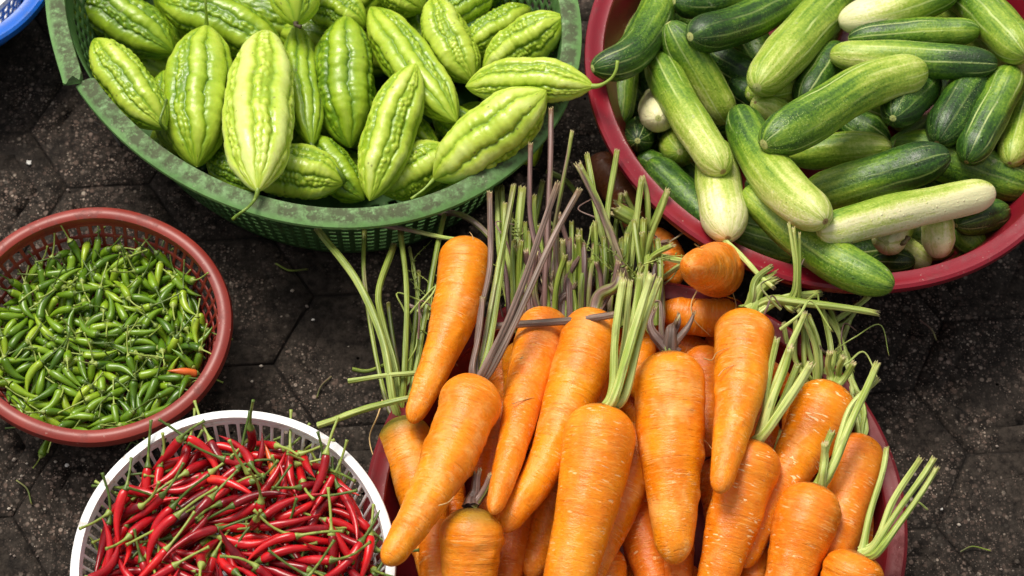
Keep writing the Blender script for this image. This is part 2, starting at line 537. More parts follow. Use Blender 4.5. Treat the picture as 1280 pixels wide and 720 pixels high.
M['rplastic'] = mat_plastic('brick_red_plastic', (0.20, 0.022, 0.015), (0.265, 0.034, 0.022), (0.09, 0.035, 0.03), .55, .40)
M['wplastic'] = mat_plastic('white_plastic', (0.74, 0.74, 0.74), (0.80, 0.80, 0.80), (0.36, 0.28, 0.24), .7, .36, 70, .52, .66)
M['bplastic'] = mat_plastic('burgundy_plastic', (0.185, 0.007, 0.016), (0.235, 0.011, 0.022), (0.11, 0.02, 0.022), .5, .30)
M['bdull'] = mat_plastic('dull_burgundy_plastic', (0.115, 0.006, 0.009), (0.15, 0.010, 0.014), (0.06, 0.014, 0.014), .6, .45, spec=.22)
M['blue'] = mat_plastic('blue_plastic', (0.006, 0.10, 0.50), (0.010, 0.14, 0.60), (0.03, 0.05, 0.09), .5, .34)
M['ground'] = mat_ground()
M['paper'] = mat_green_stem('scrap', (0.5, 0.48, 0.45), (0.65, 0.62, 0.58), .8)
M['black'] = mat_green_stem('black_fibre', (0.012, 0.010, 0.009), (0.03, 0.025, 0.02), .7)

# ------------------------------------------------------------------ ground: worn hexagonal pavers, one sheet


def build_ground():
    rs = np.random.RandomState(3)
    a = 0.088
    org = at(1210, 568, 0)[:2]
    V = []; Fq = []; Mk = []
    rot = R(4)
    cr, sr = math.cos(rot), math.sin(rot)
    rings = [(1.0, -.0020, .9), (.986, -.0013, .7), (.972, 0, .05), (.64, 0, 0.0), (.632, -.0004, .25), (.62, -.0004, .25), (.610, 0, .0), (.30, 0.0002, 0), (.02, 0.0003, 0)]
    ns = 5
    for i in range(-16, 17):
        for j in range(-16, 17):
            cx = 1.5 * a * i - a; cy = math.sqrt(3) * a * (j + .5 * (i % 2)) + math.sqrt(3) * a * .0
            x = cx * cr - cy * sr + org[0]; y = cx * sr + cy * cr + org[1]
            if abs(x) > 1.35 or not (-.2 < y < 2.4): continue
            tx, ty, tz = rs.normal(0, .006, 2).tolist() + [rs.normal(0, .0005)]
            b0 = len(V)
            m = 6 * ns
            for (rad, z, mk) in rings:
                for k in range(m):
                    e, f = divmod(k, ns); f /= ns
                    p0 = np.array([math.cos(e * math.pi / 3), math.sin(e * math.pi / 3)]); p1 = np.array([math.cos((e + 1) * math.pi / 3), math.sin((e + 1) * math.pi / 3)])
                    q = (p0 * (1 - f) + p1 * f) * a * rad
                    wx = q[0] * cr - q[1] * sr; wy = q[0] * sr + q[1] * cr
                    j_ = rs.normal(0, .0007, 2) if 0.4 < rad < .99 else (0, 0)
                    V.append((x + wx + j_[0], y + wy + j_[1], z - .0006 + (tz + wx * tx + wy * ty if rad < .99 else 0)))
                    Mk.append(mk)
            for r_ in range(len(rings) - 1):
                for k in range(m):
                    k2 = (k + 1) % m
                    Fq.append((b0 + r_ * m + k, b0 + r_ * m + k2, b0 + (r_ + 1) * m + k2, b0 + (r_ + 1) * m + k))
    b0 = len(V)
    for (x, y) in ((-40, -40), (40, -40), (40, 40), (-40, 40)):
        V.append((x, y, -.006)); Mk.append(1.0)
    Fq.append((b0, b0 + 1, b0 + 2, b0 + 3))
    me = mesh_np('ground', V, np.array(Fq), attrs={'mask': Mk})
    tag(link('ground', me, M['ground']), kind='structure')


build_ground()

# ------------------------------------------------------------------ baskets and basins


class Rim:
    def __init__(self, cx, cy, r, a2=0.0, b2=0.0, z=0.1):
        self.c = np.array([cx, cy]); self.r0 = r; self.a2 = a2; self.b2 = b2; self.z = z

    def r(self, th):
        return self.r0 + self.a2 * np.cos(2 * th) + self.b2 * np.sin(2 * th)

    def pt(self, th, fr, dr, z):
        q = self.r(th) * fr + dr
        return np.stack([q * np.cos(th), q * np.sin(th), z + 0 * th], -1)


def sweep(name, rim, prof, n=220, th0=0.0, th1=2 * math.pi, closed_prof=True, warp=None, masks=None):
    """prof: (fraction of rim radius, radial offset, height above ground)"""
    full = abs(th1 - th0 - 2 * math.pi) < 1e-6
    th = np.linspace(th0, th1, n, endpoint=not full)
    m = len(prof)
    V = np.stack([rim.pt(th, fr, dr, z) for fr, dr, z in prof], 1)        # n, m, 3
    V[:, :, 2] += (.0009 * np.sin(3 * th + rim.c[0] * 40) + .0006 * np.sin(7 * th + rim.c[1] * 30))[:, None]
    if warp is not None: V = warp(V, th)
    i, k = np.meshgrid(np.arange(n if full else n - 1), np.arange(m if closed_prof else m - 1), indexing='ij')
    i2 = (i + 1) % n; k2 = (k + 1) % m
    F = np.stack([i * m + k, i2 * m + k, i2 * m + k2, i * m + k2], -1).reshape(-1, 4)
    mk = np.zeros((n, m)) if masks is None else np.array([masks(t, np.arange(m)) for t in th])
    faces = F
    me = mesh_np(name, V.reshape(-1, 3), faces, attrs={'mask': mk.reshape(-1)})
    me.set_sharp_from_angle(angle=R(38))
    if not full and closed_prof:
        import bmesh
        bm = bmesh.new(); bm.from_mesh(me); bm.verts.ensure_lookup_table()
        for e in (range(m), range((n - 1) * m, n * m)):
            try: bm.faces.new([bm.verts[q] for q in e])
            except ValueError: pass
        bm.to_mesh(me); bm.free()
    return me


def lattice(name, rim, wall, nc, rows, fill, thick=.002, dr=0.0):
    """perforated wall: wall = [(t, fraction, dr, z)...], rows = [(t0, t1, holed)], fill = share of a cell that is hole"""
    wt = np.array(wall)

    def pos(th, t):
        return rim.pt(np.float64(th), np.interp(t, wt[:, 0], wt[:, 1]), np.interp(t, wt[:, 0], wt[:, 2]) + dr, np.interp(t, wt[:, 0], wt[:, 3]))
    V = []; F = []; key = {}

    def vid(th, t):
        kk = (round((th % (2 * math.pi)) * 1e5) % round(2 * math.pi * 1e5), round(t * 1e5))
        if kk not in key: key[kk] = len(V); V.append(pos(th, t))
        return key[kk]
    dth = 2 * math.pi / nc
    for (t0, t1, holed) in rows:
        for c in range(nc):
            a0, a1 = c * dth, (c + 1) * dth
            am, tm = (a0 + a1) / 2, (t0 + t1) / 2
            o = [vid(a0, t0), vid(am, t0), vid(a1, t0), vid(a1, tm), vid(a1, t1), vid(am, t1), vid(a0, t1), vid(a0, tm)]
            if not holed:
                F.append((o[0], o[1], o[5], o[6], o[7])); F.append((o[1], o[2], o[3], o[4], o[5])); continue
            hw, hh = dth / 2 * fill[0], (t1 - t0) / 2 * fill[1]
            q = []
            for (sx, sy) in ((-.72, -.86), (0, -1), (.72, -.86), (1, 0), (.72, .86), (0, 1), (-.72, .86), (-1, 0)):
                q.append(len(V)); V.append(pos(am + sx * hw, tm + sy * hh))
            # square the hole
            for n_, (sx, sy) in enumerate(((-.97, -.97), (0, -1), (.97, -.97), (1, 0), (.97, .97), (0, 1), (-.97, .97), (-1, 0))):
                V[q[n_]] = pos(am + sx * hw, tm + sy * hh)
            for e in range(8): F.append((o[e], o[(e + 1) % 8], q[(e + 1) % 8], q[e]))
    me = mesh_np(name, np.array(V), F)
    return me


def add_solid(o, t):
    m = o.modifiers.new('thickness', 'SOLIDIFY'); m.thickness = t; m.offset = 0
    b = o.modifiers.new('soft_edge', 'BEVEL'); b.width = t * .28; b.segments = 1; b.limit_method = 'ANGLE'
    return o


def basket(name, label, cat, rim, loc_z=0.0):
    e = empty(name, (*rim.c, loc_z)); tag(e, label, cat); e.location = (*rim.c, loc_z)
    return e


def local_link(name, me, mat, parent):
    o = bpy.data.objects.new(name, me); COL.objects.link(o); me.materials.append(mat); o.parent = parent
    return o


RIM = {
    'red': Rim(-.4170, .9437, .1355, .0032, -.0031, .105),
    'white': Rim(-.2544, .6687, .1510, -.0022, -.0015, .160),
    'green': Rim(-.2114, 1.3000, .2762, .0048, -.0229, .155),
    'cuc': Rim(.3341, 1.2134, .2589, -.0006, -.0071, .150),
    'car': Rim(.1162, .7353, .2542, .0033, -.0008, .115),
}

# round brick-red basket
g = RIM['red']; z = g.z
e = basket('mesh_basket', 'brick red plastic mesh basket filled with small green chillies', 'basket', g)
prof = [(1, -.0125, z - .016), (1, -.0150, z - .004), (1, -.0145, z - .0005), (1, -.011, z + .0015), (1, -.006, z + .0018), (1, -.0015, z - .001), (1, 0, z - .006), (1, -.001, z - .011), (1, -.005, z - .014), (1, -.0085, z - .012), (1, -.0105, z - .016)]
local_link('rim', sweep('rim', g, prof), M['rplastic'], e)
wall = [(0, .64, 0, .004), (1, 1, -.0115, z - .015)]
rows = [(0, .06, False)] + [(.06 + .155 * i, .06 + .155 * (i + 1), True) for i in range(6)] + [(.99, 1, False)]
add_solid(local_link('wall', lattice('wall', g, wall, 62, rows, (.70, .72)), M['rplastic'], e), .0016)
add_solid(local_link('base', lattice('base', g, [(0, .02, 0, .004), (1, .64, 0, .004)], 40, [(0, .3, False), (.3, .5, True), (.5, .7, True), (.7, .9, True), (.9, 1, False)], (.6, .6)), M['rplastic'], e), .0022)

# round white colander
g = RIM['white']; z = g.z
e = basket('mesh_basket', 'round white plastic colander with tall slots, filled with red chillies', 'basket', g)
prof = [(1, -.0086, z - .007), (1, -.0098, z - .002), (1, -.0088, z + .0004), (1, -.0040, z + .0006), (1, -.0008, z - .001), (1, 0, z - .004), (1, -.001, z - .0085), (1, -.003, z - .0085), (1, -.004, z - .004), (1, -.0068, z - .003), (1, -.0072, z - .007)]
local_link('rim', sweep('rim', g, prof), M['wplastic'], e)
wall = [(0, .50, 0, .005), (.1, .54, 0, .014), (1, 1, -.0080, z - .006)]
rows = [(0, .08, False), (.08, .28, True), (.28, .48, True), (.48, .62, True), (.62, .635, False), (.635, .81, True), (.81, .985, True), (.985, 1, False)]
add_solid(local_link('wall', lattice('wall', g, wall, 82, rows, (.72, .84)), M['wplastic'], e), .0015)
add_solid(local_link('base', lattice('base', g, [(0, .02, 0, .005), (1, .50, 0, .005)], 40, [(0, .3, False), (.3, .5, True), (.5, .7, True), (.7, .9, True), (.9, 1, False)], (.6, .6)), M['wplastic'], e), .002)

# big green basket with a broken, grimy lip
g = RIM['green']; z = g.z
e = basket('mesh_basket', 'large green plastic basket with grimy cracked lip, filled with bitter melons', 'basket', g)
brk = at(95, 103, z)
thb = math.atan2(brk[1] - g.c[1], brk[0] - g.c[0]) % (2 * math.pi)
prof = [(1, -.0195, z - .018), (1, -.0212, z - .003), (1, -.0206, z - .0002), (1, -.0165, z + .0002), (1, -.012, z + .0), (1, -.0065, z - .0004), (1, -.0025, z - .002), (1, 0, z - .0035), (1, .0005, z - .0068), (1, -.0015, z - .0068), (1, -.003, z - .0045), (1, -.0170, z - .004), (1, -.0175, z - .018)]


def lip_warp(V, th):
    # embossed round seals along the lip, and the free end behind the crack pushed outwards
    s = np.cos(th * 60)
    V = V.copy()
    V[:, 3, 2] += .0006 * s; V[:, 4, 2] += .0010 * np.cos(th * 60 + .3); V[:, 5, 2] += .0006 * s
    d = (thb - th)          # arc before the crack (upper side in the view)
    f = np.exp(-np.maximum(d, 0) / .16)
    rad = np.stack([np.cos(th), np.sin(th), 0 * th], -1)
    V += (rad * (.011 * f)[:, None])[:, None, :]
    V[:, :, 2] += (.004 * f)[:, None]
    jag = np.random.RandomState(2).normal(0, .0022, V.shape[1])
    tang = np.array([-math.sin(th[-1]), math.cos(th[-1]), 0])
    V[-1] += tang[None] * jag[:, None]
    V[0] += tang[None] * (jag[::-1])[:, None] * .4
    return V


def lip_mask(t, k):
    m = np.zeros(len(k))
    m[3:6] = .95 - .45 * max(0, math.cos(t * 60)) ** 2 - .2 * max(0, math.sin(t * 5.3))
    m[2] = .7; m[6] = .15; m[1] = .5; m[7] = 0; m[8] = 0
    return np.clip(m, 0, 1)


local_link('rim', sweep('rim', g, prof, 420, thb - 2 * math.pi + .012, thb - .004, True, lip_warp, lip_mask), M['gplastic'], e)
wall = [(0, .807, 0, .004), (1, 1, -.0186, z - .008)]
rows = [(0, .05, False)] + [(.05 + .09 * i, .05 + .09 * (i + 1), True) for i in range(9)] + [(.86, 1, False)]
add_solid(local_link('wall', lattice('wall', g, wall, 118, rows, (.58, .64)), M['gshaded'], e), .0015)
add_solid(local_link('base', lattice('base', g, [(0, .02, 0, .004), (1, .807, 0, .004)], 60, [(0, .3, False), (.3, .5, True), (.5, .7, True), (.7, .9, True), (.9, 1, False)], (.5, .5)), M['gshaded'], e), .003)


# solid basins
def basin(name, label, g, mat, n_=260, foot=.70):
    z = g.z
    e = basket(name, label, 'basin', g)
    rp = [(1, -.0195, z - .010), (1, -.0205, z - .003), (1, -.019, z - .0008), (1, -.0115, z - .0012), (1, -.0085, z + .0006), (1, -.004, z + .0012), (1, -.0008, z - .0008), (1, 0, z - .005), (1, -.0012, z - .0095), (1, -.004, z - .010), (1, -.006, z - .006), (1, -.0165, z - .005), (1, -.0175, z - .010)]
    local_link('rim', sweep('rim', g, rp, n_), mat, e)
    bp = [(1, -.0198, z - .009), (1 - (1 - foot) * .36, -.013, z - .06), (foot, .004, .010), (foot, -.006, .0055), (.02, 0, .0055), (.02, 0, .0015), (foot, -.004, .0015), (foot, .004, .006), (1 - (1 - foot) * .36, -.0105, z - .06), (1, -.0172, z - .009)]
    local_link('body', sweep('body', g, bp, n_), mat, e)
    return e


basin('plastic_basin', 'large glossy burgundy plastic basin heaped with cucumbers', RIM['cuc'], M['bplastic'])
basin('plastic_basin', 'dull burgundy plastic basin under the heap of carrots', RIM['car'], M['bdull'])
cb = at(-82, -54, .11)
gb = Rim(cb[0], cb[1], 158 * mm(cb), 0, 0, .11)
basin('plastic_basin', 'blue plastic basin cut off at the corner beside the green basket', gb, M['blue'], foot=.48)
gw = Rim(cb[0] - .004, cb[1] + .004, gb.r0 - .029, 0, 0, .118)
e = basket('mesh_basket', 'white mesh basket sitting inside the blue basin', 'basket', gw, .012)
pz = [(0, .70, 0, .004), (1, .97, 0, .098)]
w_ = local_link('wall', lattice('wall', gw, pz, 60, [(0, .05, False)] + [(.05 + .19 * i, .05 + .19 * (i + 1), True) for i in range(5)], (.52, .66)), M['wplastic'], e)
add_solid(w_, .003)
local_link('rim', sweep('rim', gw, [(.97, -.003, .096), (.97, -.002, .101), (.97, .004, .102), (.97, .006, .098), (.97, .004, .095)], 120), M['wplastic'], e)
add_solid(local_link('base', lattice('base', gw, [(0, .02, 0, .004), (1, .70, 0, .004)], 40, [(0, .3, False), (.3, .6, True), (.6, .9, True), (.9, 1, False)], (.5, .6)), M['wplastic'], e), .003)

# ------------------------------------------------------------------ vegetables


def place(name, me, C, label, cat, mat, group=None):
    """a mesh whose vertices are in world metres becomes an object at its own middle"""
    loc = C[len(C) // 2]
    center_mesh(me, loc)
    o = link(name, me, mat)
    o.location = loc
    return tag(o, label, cat, group)


def child(name, me, parent, mat):
    center_mesh(me, parent.location)
    o = bpy.data.objects.new(name, me); COL.objects.link(o); me.materials.append(mat); o.parent = parent
    return o


def stem_tube(C, rads, name='stem', nth=8, n=18):
    u = np.r_[np.linspace(0, 1, n), 1.0]
    rad = np.r_[np.interp(np.linspace(0, 1, n), np.linspace(0, 1, len(rads)), rads), rads[-1] * .05]
    return tube_mesh(name, catmull(C, 40), u, rad, nth)


# ---- bitter melons
def melon_prof(q):
    return max(0.02, 1 - abs(2 * q - 1) ** 2.9) ** .78


def melon_shape(seed):
    rs = np.random.RandomState(seed)
    N = rs.choice([9, 10, 11])
    warty = np.array([(i % 2 == 1) if rs.rand() < .8 else rs.rand() < .5 for i in range(N)])
    hgt = np.where(warty, rs.uniform(.09, .125, N), rs.uniform(.14, .19, N))
    ph = rs.uniform(0, 6.28, 12); F = rs.uniform(16, 22, N); fo = rs.uniform(0, 1, N)
    tw = rs.uniform(-.25, .25)
    wd = np.where(warty, .85, 1.15) * rs.uniform(.85, 1.15, N)
    cuts = np.r_[0, np.cumsum(wd)[:-1]] / wd.sum() * 2 * math.pi

    def fields(u, th):
        ph_ = th + tw * (u - .5) + .05 * np.sin(6.28 * 2.3 * u + ph[0]) + .03 * np.sin(6.28 * 6.1 * u + ph[1] + 3 * th) + .018 * np.sin(6.28 * 13.7 * u + ph[6] + 5 * th) + .012 * np.sin(6.28 * 23 * u + ph[7] + 7 * th)
        ph_ = (ph_ - cuts[0]) % (2 * math.pi) + cuts[0]
        k = np.searchsorted(cuts, ph_, side='right') - 1
        lo = cuts[k]; hi = np.where(k + 1 < N, cuts[(k + 1) % N], cuts[0] + 2 * math.pi)
        x = np.clip((ph_ - lo) / (hi - lo), 0, 1)
        lobe = np.sin(math.pi * x) ** .44
        env = np.clip(np.sin(math.pi * u) * 1.9, 0, 1) ** .8
        wart = 0 * u + 0 * x
        for col, xc in ((0, .30), (1, .70)):
            uu = u * F[k] * (1 + .12 * col) + fo[k] + .5 * col + .3 * np.sin(6.28 * u * 3 + ph[2] + k + col)
            c0 = np.floor(uu)
            for dc in (-1, 0, 1):
                c = c0 + dc
                h1 = np.modf(np.abs(np.sin(c * 12.9898 + k * 78.233 + col * 37.7) * 43758.5453))[0]
                h2 = np.modf(np.abs(np.sin(c * 39.346 + k * 11.135 + col * 83.1) * 24634.6345))[0]
                size = .30 + .34 * h1
                d2 = ((uu - c - .5 - .25 * (h2 - .5)) / size) ** 2 + ((x - xc - .16 * (h2 - .5)) / (size * .44)) ** 2
                wart = np.maximum(wart, np.where(h2 > .14, (.45 + .55 * h1) * np.sqrt(np.maximum(1 - d2, 0)), 0))
        wave = .026 * np.sin(6.28 * u * 3.3 + ph[3] + k * 1.7) + .010 * np.sin(6.28 * u * 9 + ph[4] + k * 2.9) + .004 * np.sin(6.28 * u * 19 + ph[8] + k * 4.1)
        W = warty[k]
        hh = np.where(W, hgt[k] * (.45 * lobe + .80 * wart), hgt[k] * lobe + wave * lobe)
        pig = np.where(W, .35 * lobe + .65 * wart, lobe)
        return env, hh, pig

    def shape(u, th):
        env, hh, _ = fields(u + 0 * th, th + 0 * u)
        return (.88 + env * hh + .03 * np.sin(2 * th + ph[5]))

    def mask(u, th):
        env, _, pig = fields(u + 0 * th, th + 0 * u)
        return pig * (.4 + .6 * env) + (1 - env) * .3
    return shape, mask


melon_pile = Pile(.80)
MELON = {}


def melon(key, pts, w, label, pale=0.0, stem=None, base=.075, fixed=False, group=None, seed=None, butt=None):
    C, r = melon_pile.add(pts, w, base, fixed, melon_prof)
    seed = seed if seed is not None else len(MELON) * 7 + 11
    shape, mask = melon_shape(seed)
    hi = label and not group
    u = round_stations(170 if hi else 90)
    rad = r * np.array([max(.012, 1 - abs(2 * q - 1) ** 2.9) ** .78 for q in u])
    me = tube_mesh('bitter_melon', C, u, rad, 168 if hi else 90, seed * 1.3, shape, mask)
    o = place('bitter_melon', me, C, label, 'bitter melon', M['melon'], group)
    o['pale'] = pale
    if stem:
        end = C[0] if stem[0] == 0 else C[-1]
        ins = C[2] if stem[0] == 0 else C[-3]
        P = [ins, end] + [at(x, y, end[2] + dz) for x, y, dz in stem[1]]
        child('stem', stem_tube(P, [.0034, .0026, .0017, .0015, .0015, .0019]), o, M['stem'])
    MELON[key] = (o, C, r)
    return o


rg = random.Random(4)
# melons lying deep in the basket
for i, (x, y, a) in enumerate([(170, 60, 40), (300, 90, 100), (420, 60, 20), (520, 60, 80), (620, 60, 150), (240, 150, 130), (350, 170, 60), (460, 170, 10), (560, 190, 120), (640, 140, 70), (330, 20, 10), (480, -20, 140), (230, 10, 70), (590, -30, 20), (400, 215, 175), (150, 0, 80)]):
    dx, dy = 82 * math.cos(R(a)), 72 * math.sin(R(a))
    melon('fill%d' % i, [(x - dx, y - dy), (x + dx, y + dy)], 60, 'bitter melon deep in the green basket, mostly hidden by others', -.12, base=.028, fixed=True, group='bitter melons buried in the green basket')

melon('m12', [(380, 2), (420, 14), (458, 34)], 52, 'bitter melon behind the dark green one, its round end at upper right', -0.1)
melon('m13', [(470, -30), (530, 13)], 50, 'short bitter melon end cut off by the top edge above the pointed pair', .0)
melon('m14', [(545, 24), (618, -14)], 46, 'bitter melon at the top edge sloping behind the pointed pale one', -0.1)
melon('m15', [(577, 64), (620, 38), (663, 9)], 50, 'bitter melon with pointed tip up right, behind the one by the right lip', -0.05)
melon('m5b', [(205, 88), (212, 140), (222, 190)], 46, 'dark slim bitter melon glimpsed left of the tall stemmed one', -.15)
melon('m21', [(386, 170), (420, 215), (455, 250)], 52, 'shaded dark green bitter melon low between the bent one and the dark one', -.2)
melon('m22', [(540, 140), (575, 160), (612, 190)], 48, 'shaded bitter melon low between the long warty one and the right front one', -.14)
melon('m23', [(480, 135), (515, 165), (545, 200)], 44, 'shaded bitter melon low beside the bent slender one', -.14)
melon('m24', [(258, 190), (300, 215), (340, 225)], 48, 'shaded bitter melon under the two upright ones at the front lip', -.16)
melon('m2', [(198, 2), (270, 24), (354, 66)], 66, 'plump bitter melon lying crosswise behind the two upright ones', -0.16)
melon('m1', [(78, -18), (150, 22), (218, 66)], 68, 'big bitter melon at the upper left with hooked stem at its lower end', -0.2, (1, [(214, 82, 0), (211, 94, -.01)]))
melon('m3', [(117, 49, .13), (160, 105, .13), (207, 161, .13)], 62, 'bitter melon nearest the crack in the green lip', 0.0, (1, [(200, 152, .012), (206, 132, .016), (208, 124, .02)]))
melon('m6', [(371, 30), (377, 100), (390, 183)], 48, 'narrow shiny bitter melon squeezed between the palest one and the dark one', -0.14, (1, [(404, 200, .0), (428, 222, .01)]))
melon('m10', [(541, -3), (560, 50), (592, 104)], 60, 'bitter melon with a pale sharp tip touching the top edge', 0.06)
melon('m11', [(366, -60, .12), (370, 30, .13)], 62, 'bitter melon seen from its dried blossom end at the top edge', -0.1)
melon('m19', [(305, 212), (370, 215), (431, 228)], 66, 'bitter melon lying crosswise at the front lip with tip pointing right', .06, (1, [(424, 215, .010), (405, 196, .012), (386, 184, .006)]))
melon('m20', [(474, 240), (515, 215), (562, 184)], 60, 'bitter melon half hidden under the bent one and the right front one', .04)
melon('m9', [(463, 9), (510, 76), (571, 153)], 62, 'long warty bitter melon sloping to the lower right in the middle of the heap', -0.03)
melon('m16', [(604, 92, .10), (652, 58, .12), (705, 20, .15)], 58, 'bitter melon lying against the right lip with its blunt tip up right', .06)
melon('m7', [(432, 20), (430, 100), (438, 185)], 78, 'broad darker green bitter melon with bead-like wart rows', -0.16)
melon('m17', [(582, 108, .15), (660, 100, .17), (742, 108, .185)], 56, 'bitter melon pointing right over the lip with a curled stem towards the cucumbers', .08, (1, [(752, 106, .004), (764, 98, .010), (770, 88, .016), (772, 76, .020)]), base=.11)
melon('m18', [(542, 225, .13), (610, 172, .15), (683, 113, .17)], 80, 'large bright bitter melon lying at the right front on the lip', .10, (0, [(531, 236, -.002), (522, 243, -.004), (514, 249, -.006)]), base=.11)
melon('m4', [(258, 32), (247, 120), (246, 209)], 84, 'tall bitter melon with a straight stem rising from its upper tip', -0.05, (0, [(258, 18, .014), (257, 2, .028), (259, -14, .036)]))
melon('m8', [(520, 79), (492, 150), (462, 251)], 62, 'slender bent bitter melon standing on the front lip', 0.1)
melon('m5', [(332, 38), (325, 130), (322, 239)], 86, 'palest and shiniest bitter melon with curled stem hanging over the front lip', 0.22, (1, [(318, 250, -.004), (308, 261, .0), (298, 268, -.004), (291, 274, -.010)]), base=.11)
o, C, r = MELON['m11']
rs_ = np.random.RandomState(5)
Pb = [C[-2], C[-1] + np.array([0, -.003, .002]), C[-1] + np.array([.006, -.006, .003])]
child('dried_blossom', stem_tube(Pb, [.0035, .0022, .0018, .0025]), o, M['dead'])
o, C, r = MELON['m1']
child('dried_blossom', stem_tube([C[0], at(93, 2, C[0][2] + .035), at(91, 16, C[0][2] + .02), at(87, 30, C[0][2] + .012)], [.002, .0018, .0018, .0026]), o, M['stem'])

# ---- cucumbers
cuc_pile = Pile(.80)
CUC = {}


def cuc(key, pts, w, pa, pb, label, base=.085, fixed=False, group=None, streak=.8, fleck=.5, belly=0.0, bang=0.0, flower=None):
    C, r = cuc_pile.add(pts, w * .95, base, fixed, None)
    rs = np.random.RandomState(len(CUC) * 5 + 3)
    L = np.linalg.norm(np.diff(C, axis=0), axis=1).sum()
    u = round_stations(72)
    s = u * L; cap = min(1.45 * r, L * .4)
    f0 = np.sqrt(np.clip(1 - np.clip(1 - s / cap, 0, 1) ** 2, 0, 1)); f1 = np.sqrt(np.clip(1 - np.clip(1 - (L - s) / cap, 0, 1) ** 2, 0, 1))
    f0 = np.maximum(f0, .02) ** .9; f1 = np.maximum(f1, .02) ** .9
    p = rs.uniform(0, 6.28, 6)
    rad = r * f0 * f1 * (1 + .035 * np.sin(2 * math.pi * u * 1.1 + p[0]) + .02 * np.sin(2 * math.pi * u * 2.7 + p[1])) * (1.03 - .17 * np.abs(2 * u - 1) ** 2.2)
    sh = lambda U, T: 1 + .020 * np.cos(3 * T + p[2]) + .012 * np.cos(2 * T + p[3] + 3 * U) + .006 * np.sin(7 * T + 9 * U + p[4]) + .008 * np.sin(14 * U + 2 * T + p[5])
    me = tube_mesh('cucumber', C, u, rad, 48, p[5], sh)
    o = place('cucumber', me, C, label, 'cucumber', M['cucumber'], group)
    o['pale_start'] = pa; o['pale_end'] = pb; o['streak'] = streak; o['fleck'] = fleck; o['belly'] = belly; o['belly_angle'] = bang
    CUC[key] = (o, C, r)
    return o


# deep ones, seen only in the gaps
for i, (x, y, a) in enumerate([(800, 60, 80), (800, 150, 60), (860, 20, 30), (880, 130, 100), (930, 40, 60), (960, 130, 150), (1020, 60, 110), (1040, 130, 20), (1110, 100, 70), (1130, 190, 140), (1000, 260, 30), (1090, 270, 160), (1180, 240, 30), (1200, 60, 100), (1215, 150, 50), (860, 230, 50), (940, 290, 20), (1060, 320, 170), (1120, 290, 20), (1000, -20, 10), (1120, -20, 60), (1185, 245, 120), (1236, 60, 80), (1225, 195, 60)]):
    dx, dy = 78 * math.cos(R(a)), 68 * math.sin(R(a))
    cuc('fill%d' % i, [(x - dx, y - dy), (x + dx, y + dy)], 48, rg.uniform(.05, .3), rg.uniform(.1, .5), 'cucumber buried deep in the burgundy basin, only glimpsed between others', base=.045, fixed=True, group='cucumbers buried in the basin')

B_ = .088
cuc('k2', [(791, 2), (783, 60), (775, 156)], 38, .78, .28, 'cucumber with pale upper end standing behind the blunt dark one at the left rim', B_)
cuc('k28', [(1150, -12), (1200, 30), (1247, 78)], 46, .5, .62, 'yellowish cucumber behind the dark streaked one at the upper right', B_)
cuc('k29', [(1232, 62), (1300, 98)], 42, .68, .68, 'pale cucumber at the right edge under the dark streaked one', B_)
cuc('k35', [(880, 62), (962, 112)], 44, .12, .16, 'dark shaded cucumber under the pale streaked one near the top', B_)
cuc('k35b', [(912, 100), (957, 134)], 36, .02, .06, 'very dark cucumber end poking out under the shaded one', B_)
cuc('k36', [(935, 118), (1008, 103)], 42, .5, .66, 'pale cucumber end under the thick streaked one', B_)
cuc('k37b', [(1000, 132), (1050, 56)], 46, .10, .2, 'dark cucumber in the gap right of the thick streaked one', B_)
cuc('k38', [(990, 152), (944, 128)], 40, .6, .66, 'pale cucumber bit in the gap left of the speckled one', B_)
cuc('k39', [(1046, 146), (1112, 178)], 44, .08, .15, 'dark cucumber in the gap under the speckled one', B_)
cuc('k34', [(896, 290), (990, 322)], 44, .34, .4, 'green cucumber low along the rim under the long front one', B_)
cuc('k33', [(1188, 282), (1228, 312)], 44, .28, .3, 'mid green cucumber in the lower right hollow of the basin', B_)
cuc('k33b', [(1195, 282), (1260, 262)], 42, .14, .08, 'dark green cucumber end behind the white bellied one', B_)
cuc('k31c', [(1100, 298), (1164, 330)], 36, .7, .74, 'pale streaked cucumber end low at the front rim', B_)
cuc('k31d', [(1090, 325), (1144, 327)], 32, .12, .06, 'dark green cucumber end low at the front rim', B_)
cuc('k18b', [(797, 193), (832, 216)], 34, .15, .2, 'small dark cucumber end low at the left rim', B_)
cuc('k20', [(797, 176, .115), (801, 160, .03)], 44, .02, .05, 'dark cucumber seen end-on at the left rim below the white one', fixed=True, fleck=.9)
cuc('k21', [(850, 190, .125), (846, 172, .03)], 48, .52, .4, 'light green cucumber seen end-on beside the bent pale one', fixed=True)
cuc('k19', [(823, 148, .135), (818, 126, .04)], 46, 1.05, .8, 'white cucumber seen end-on near the left rim', fixed=True, streak=.1, fleck=0)
cuc('k18', [(812, 203, .10), (850, 240, .115), (902, 292, .13)], 48, .16, .24, 'dark green cucumber sloping along the left front rim', B_)
cuc('k17', [(893, 180, .12), (898, 232, .145), (910, 298, .17)], 60, .48, .90, 'fat cucumber with whitish lower end resting on the left front rim', B_, streak=.5)
cuc('k26', [(1118, 178), (1200, 205), (1295, 237)], 60, .30, .28, 'thick mid green cucumber at the right behind the dark ended one', B_, streak=.25)
cuc('k37', [(1255, -12), (1300, 26)], 44, .68, .7, 'pale cucumber cut off by the top right corner', B_)
cuc('k25', [(1288, 112), (1262, 204)], 42, .30, .62, 'streaked cucumber with pale lower end at the right edge', B_)
cuc('k23', [(1236, 84), (1200, 130), (1171, 179)], 58, .2, .04, 'fat dark green cucumber beside the one seen end-on', B_, streak=.2, fleck=.7)
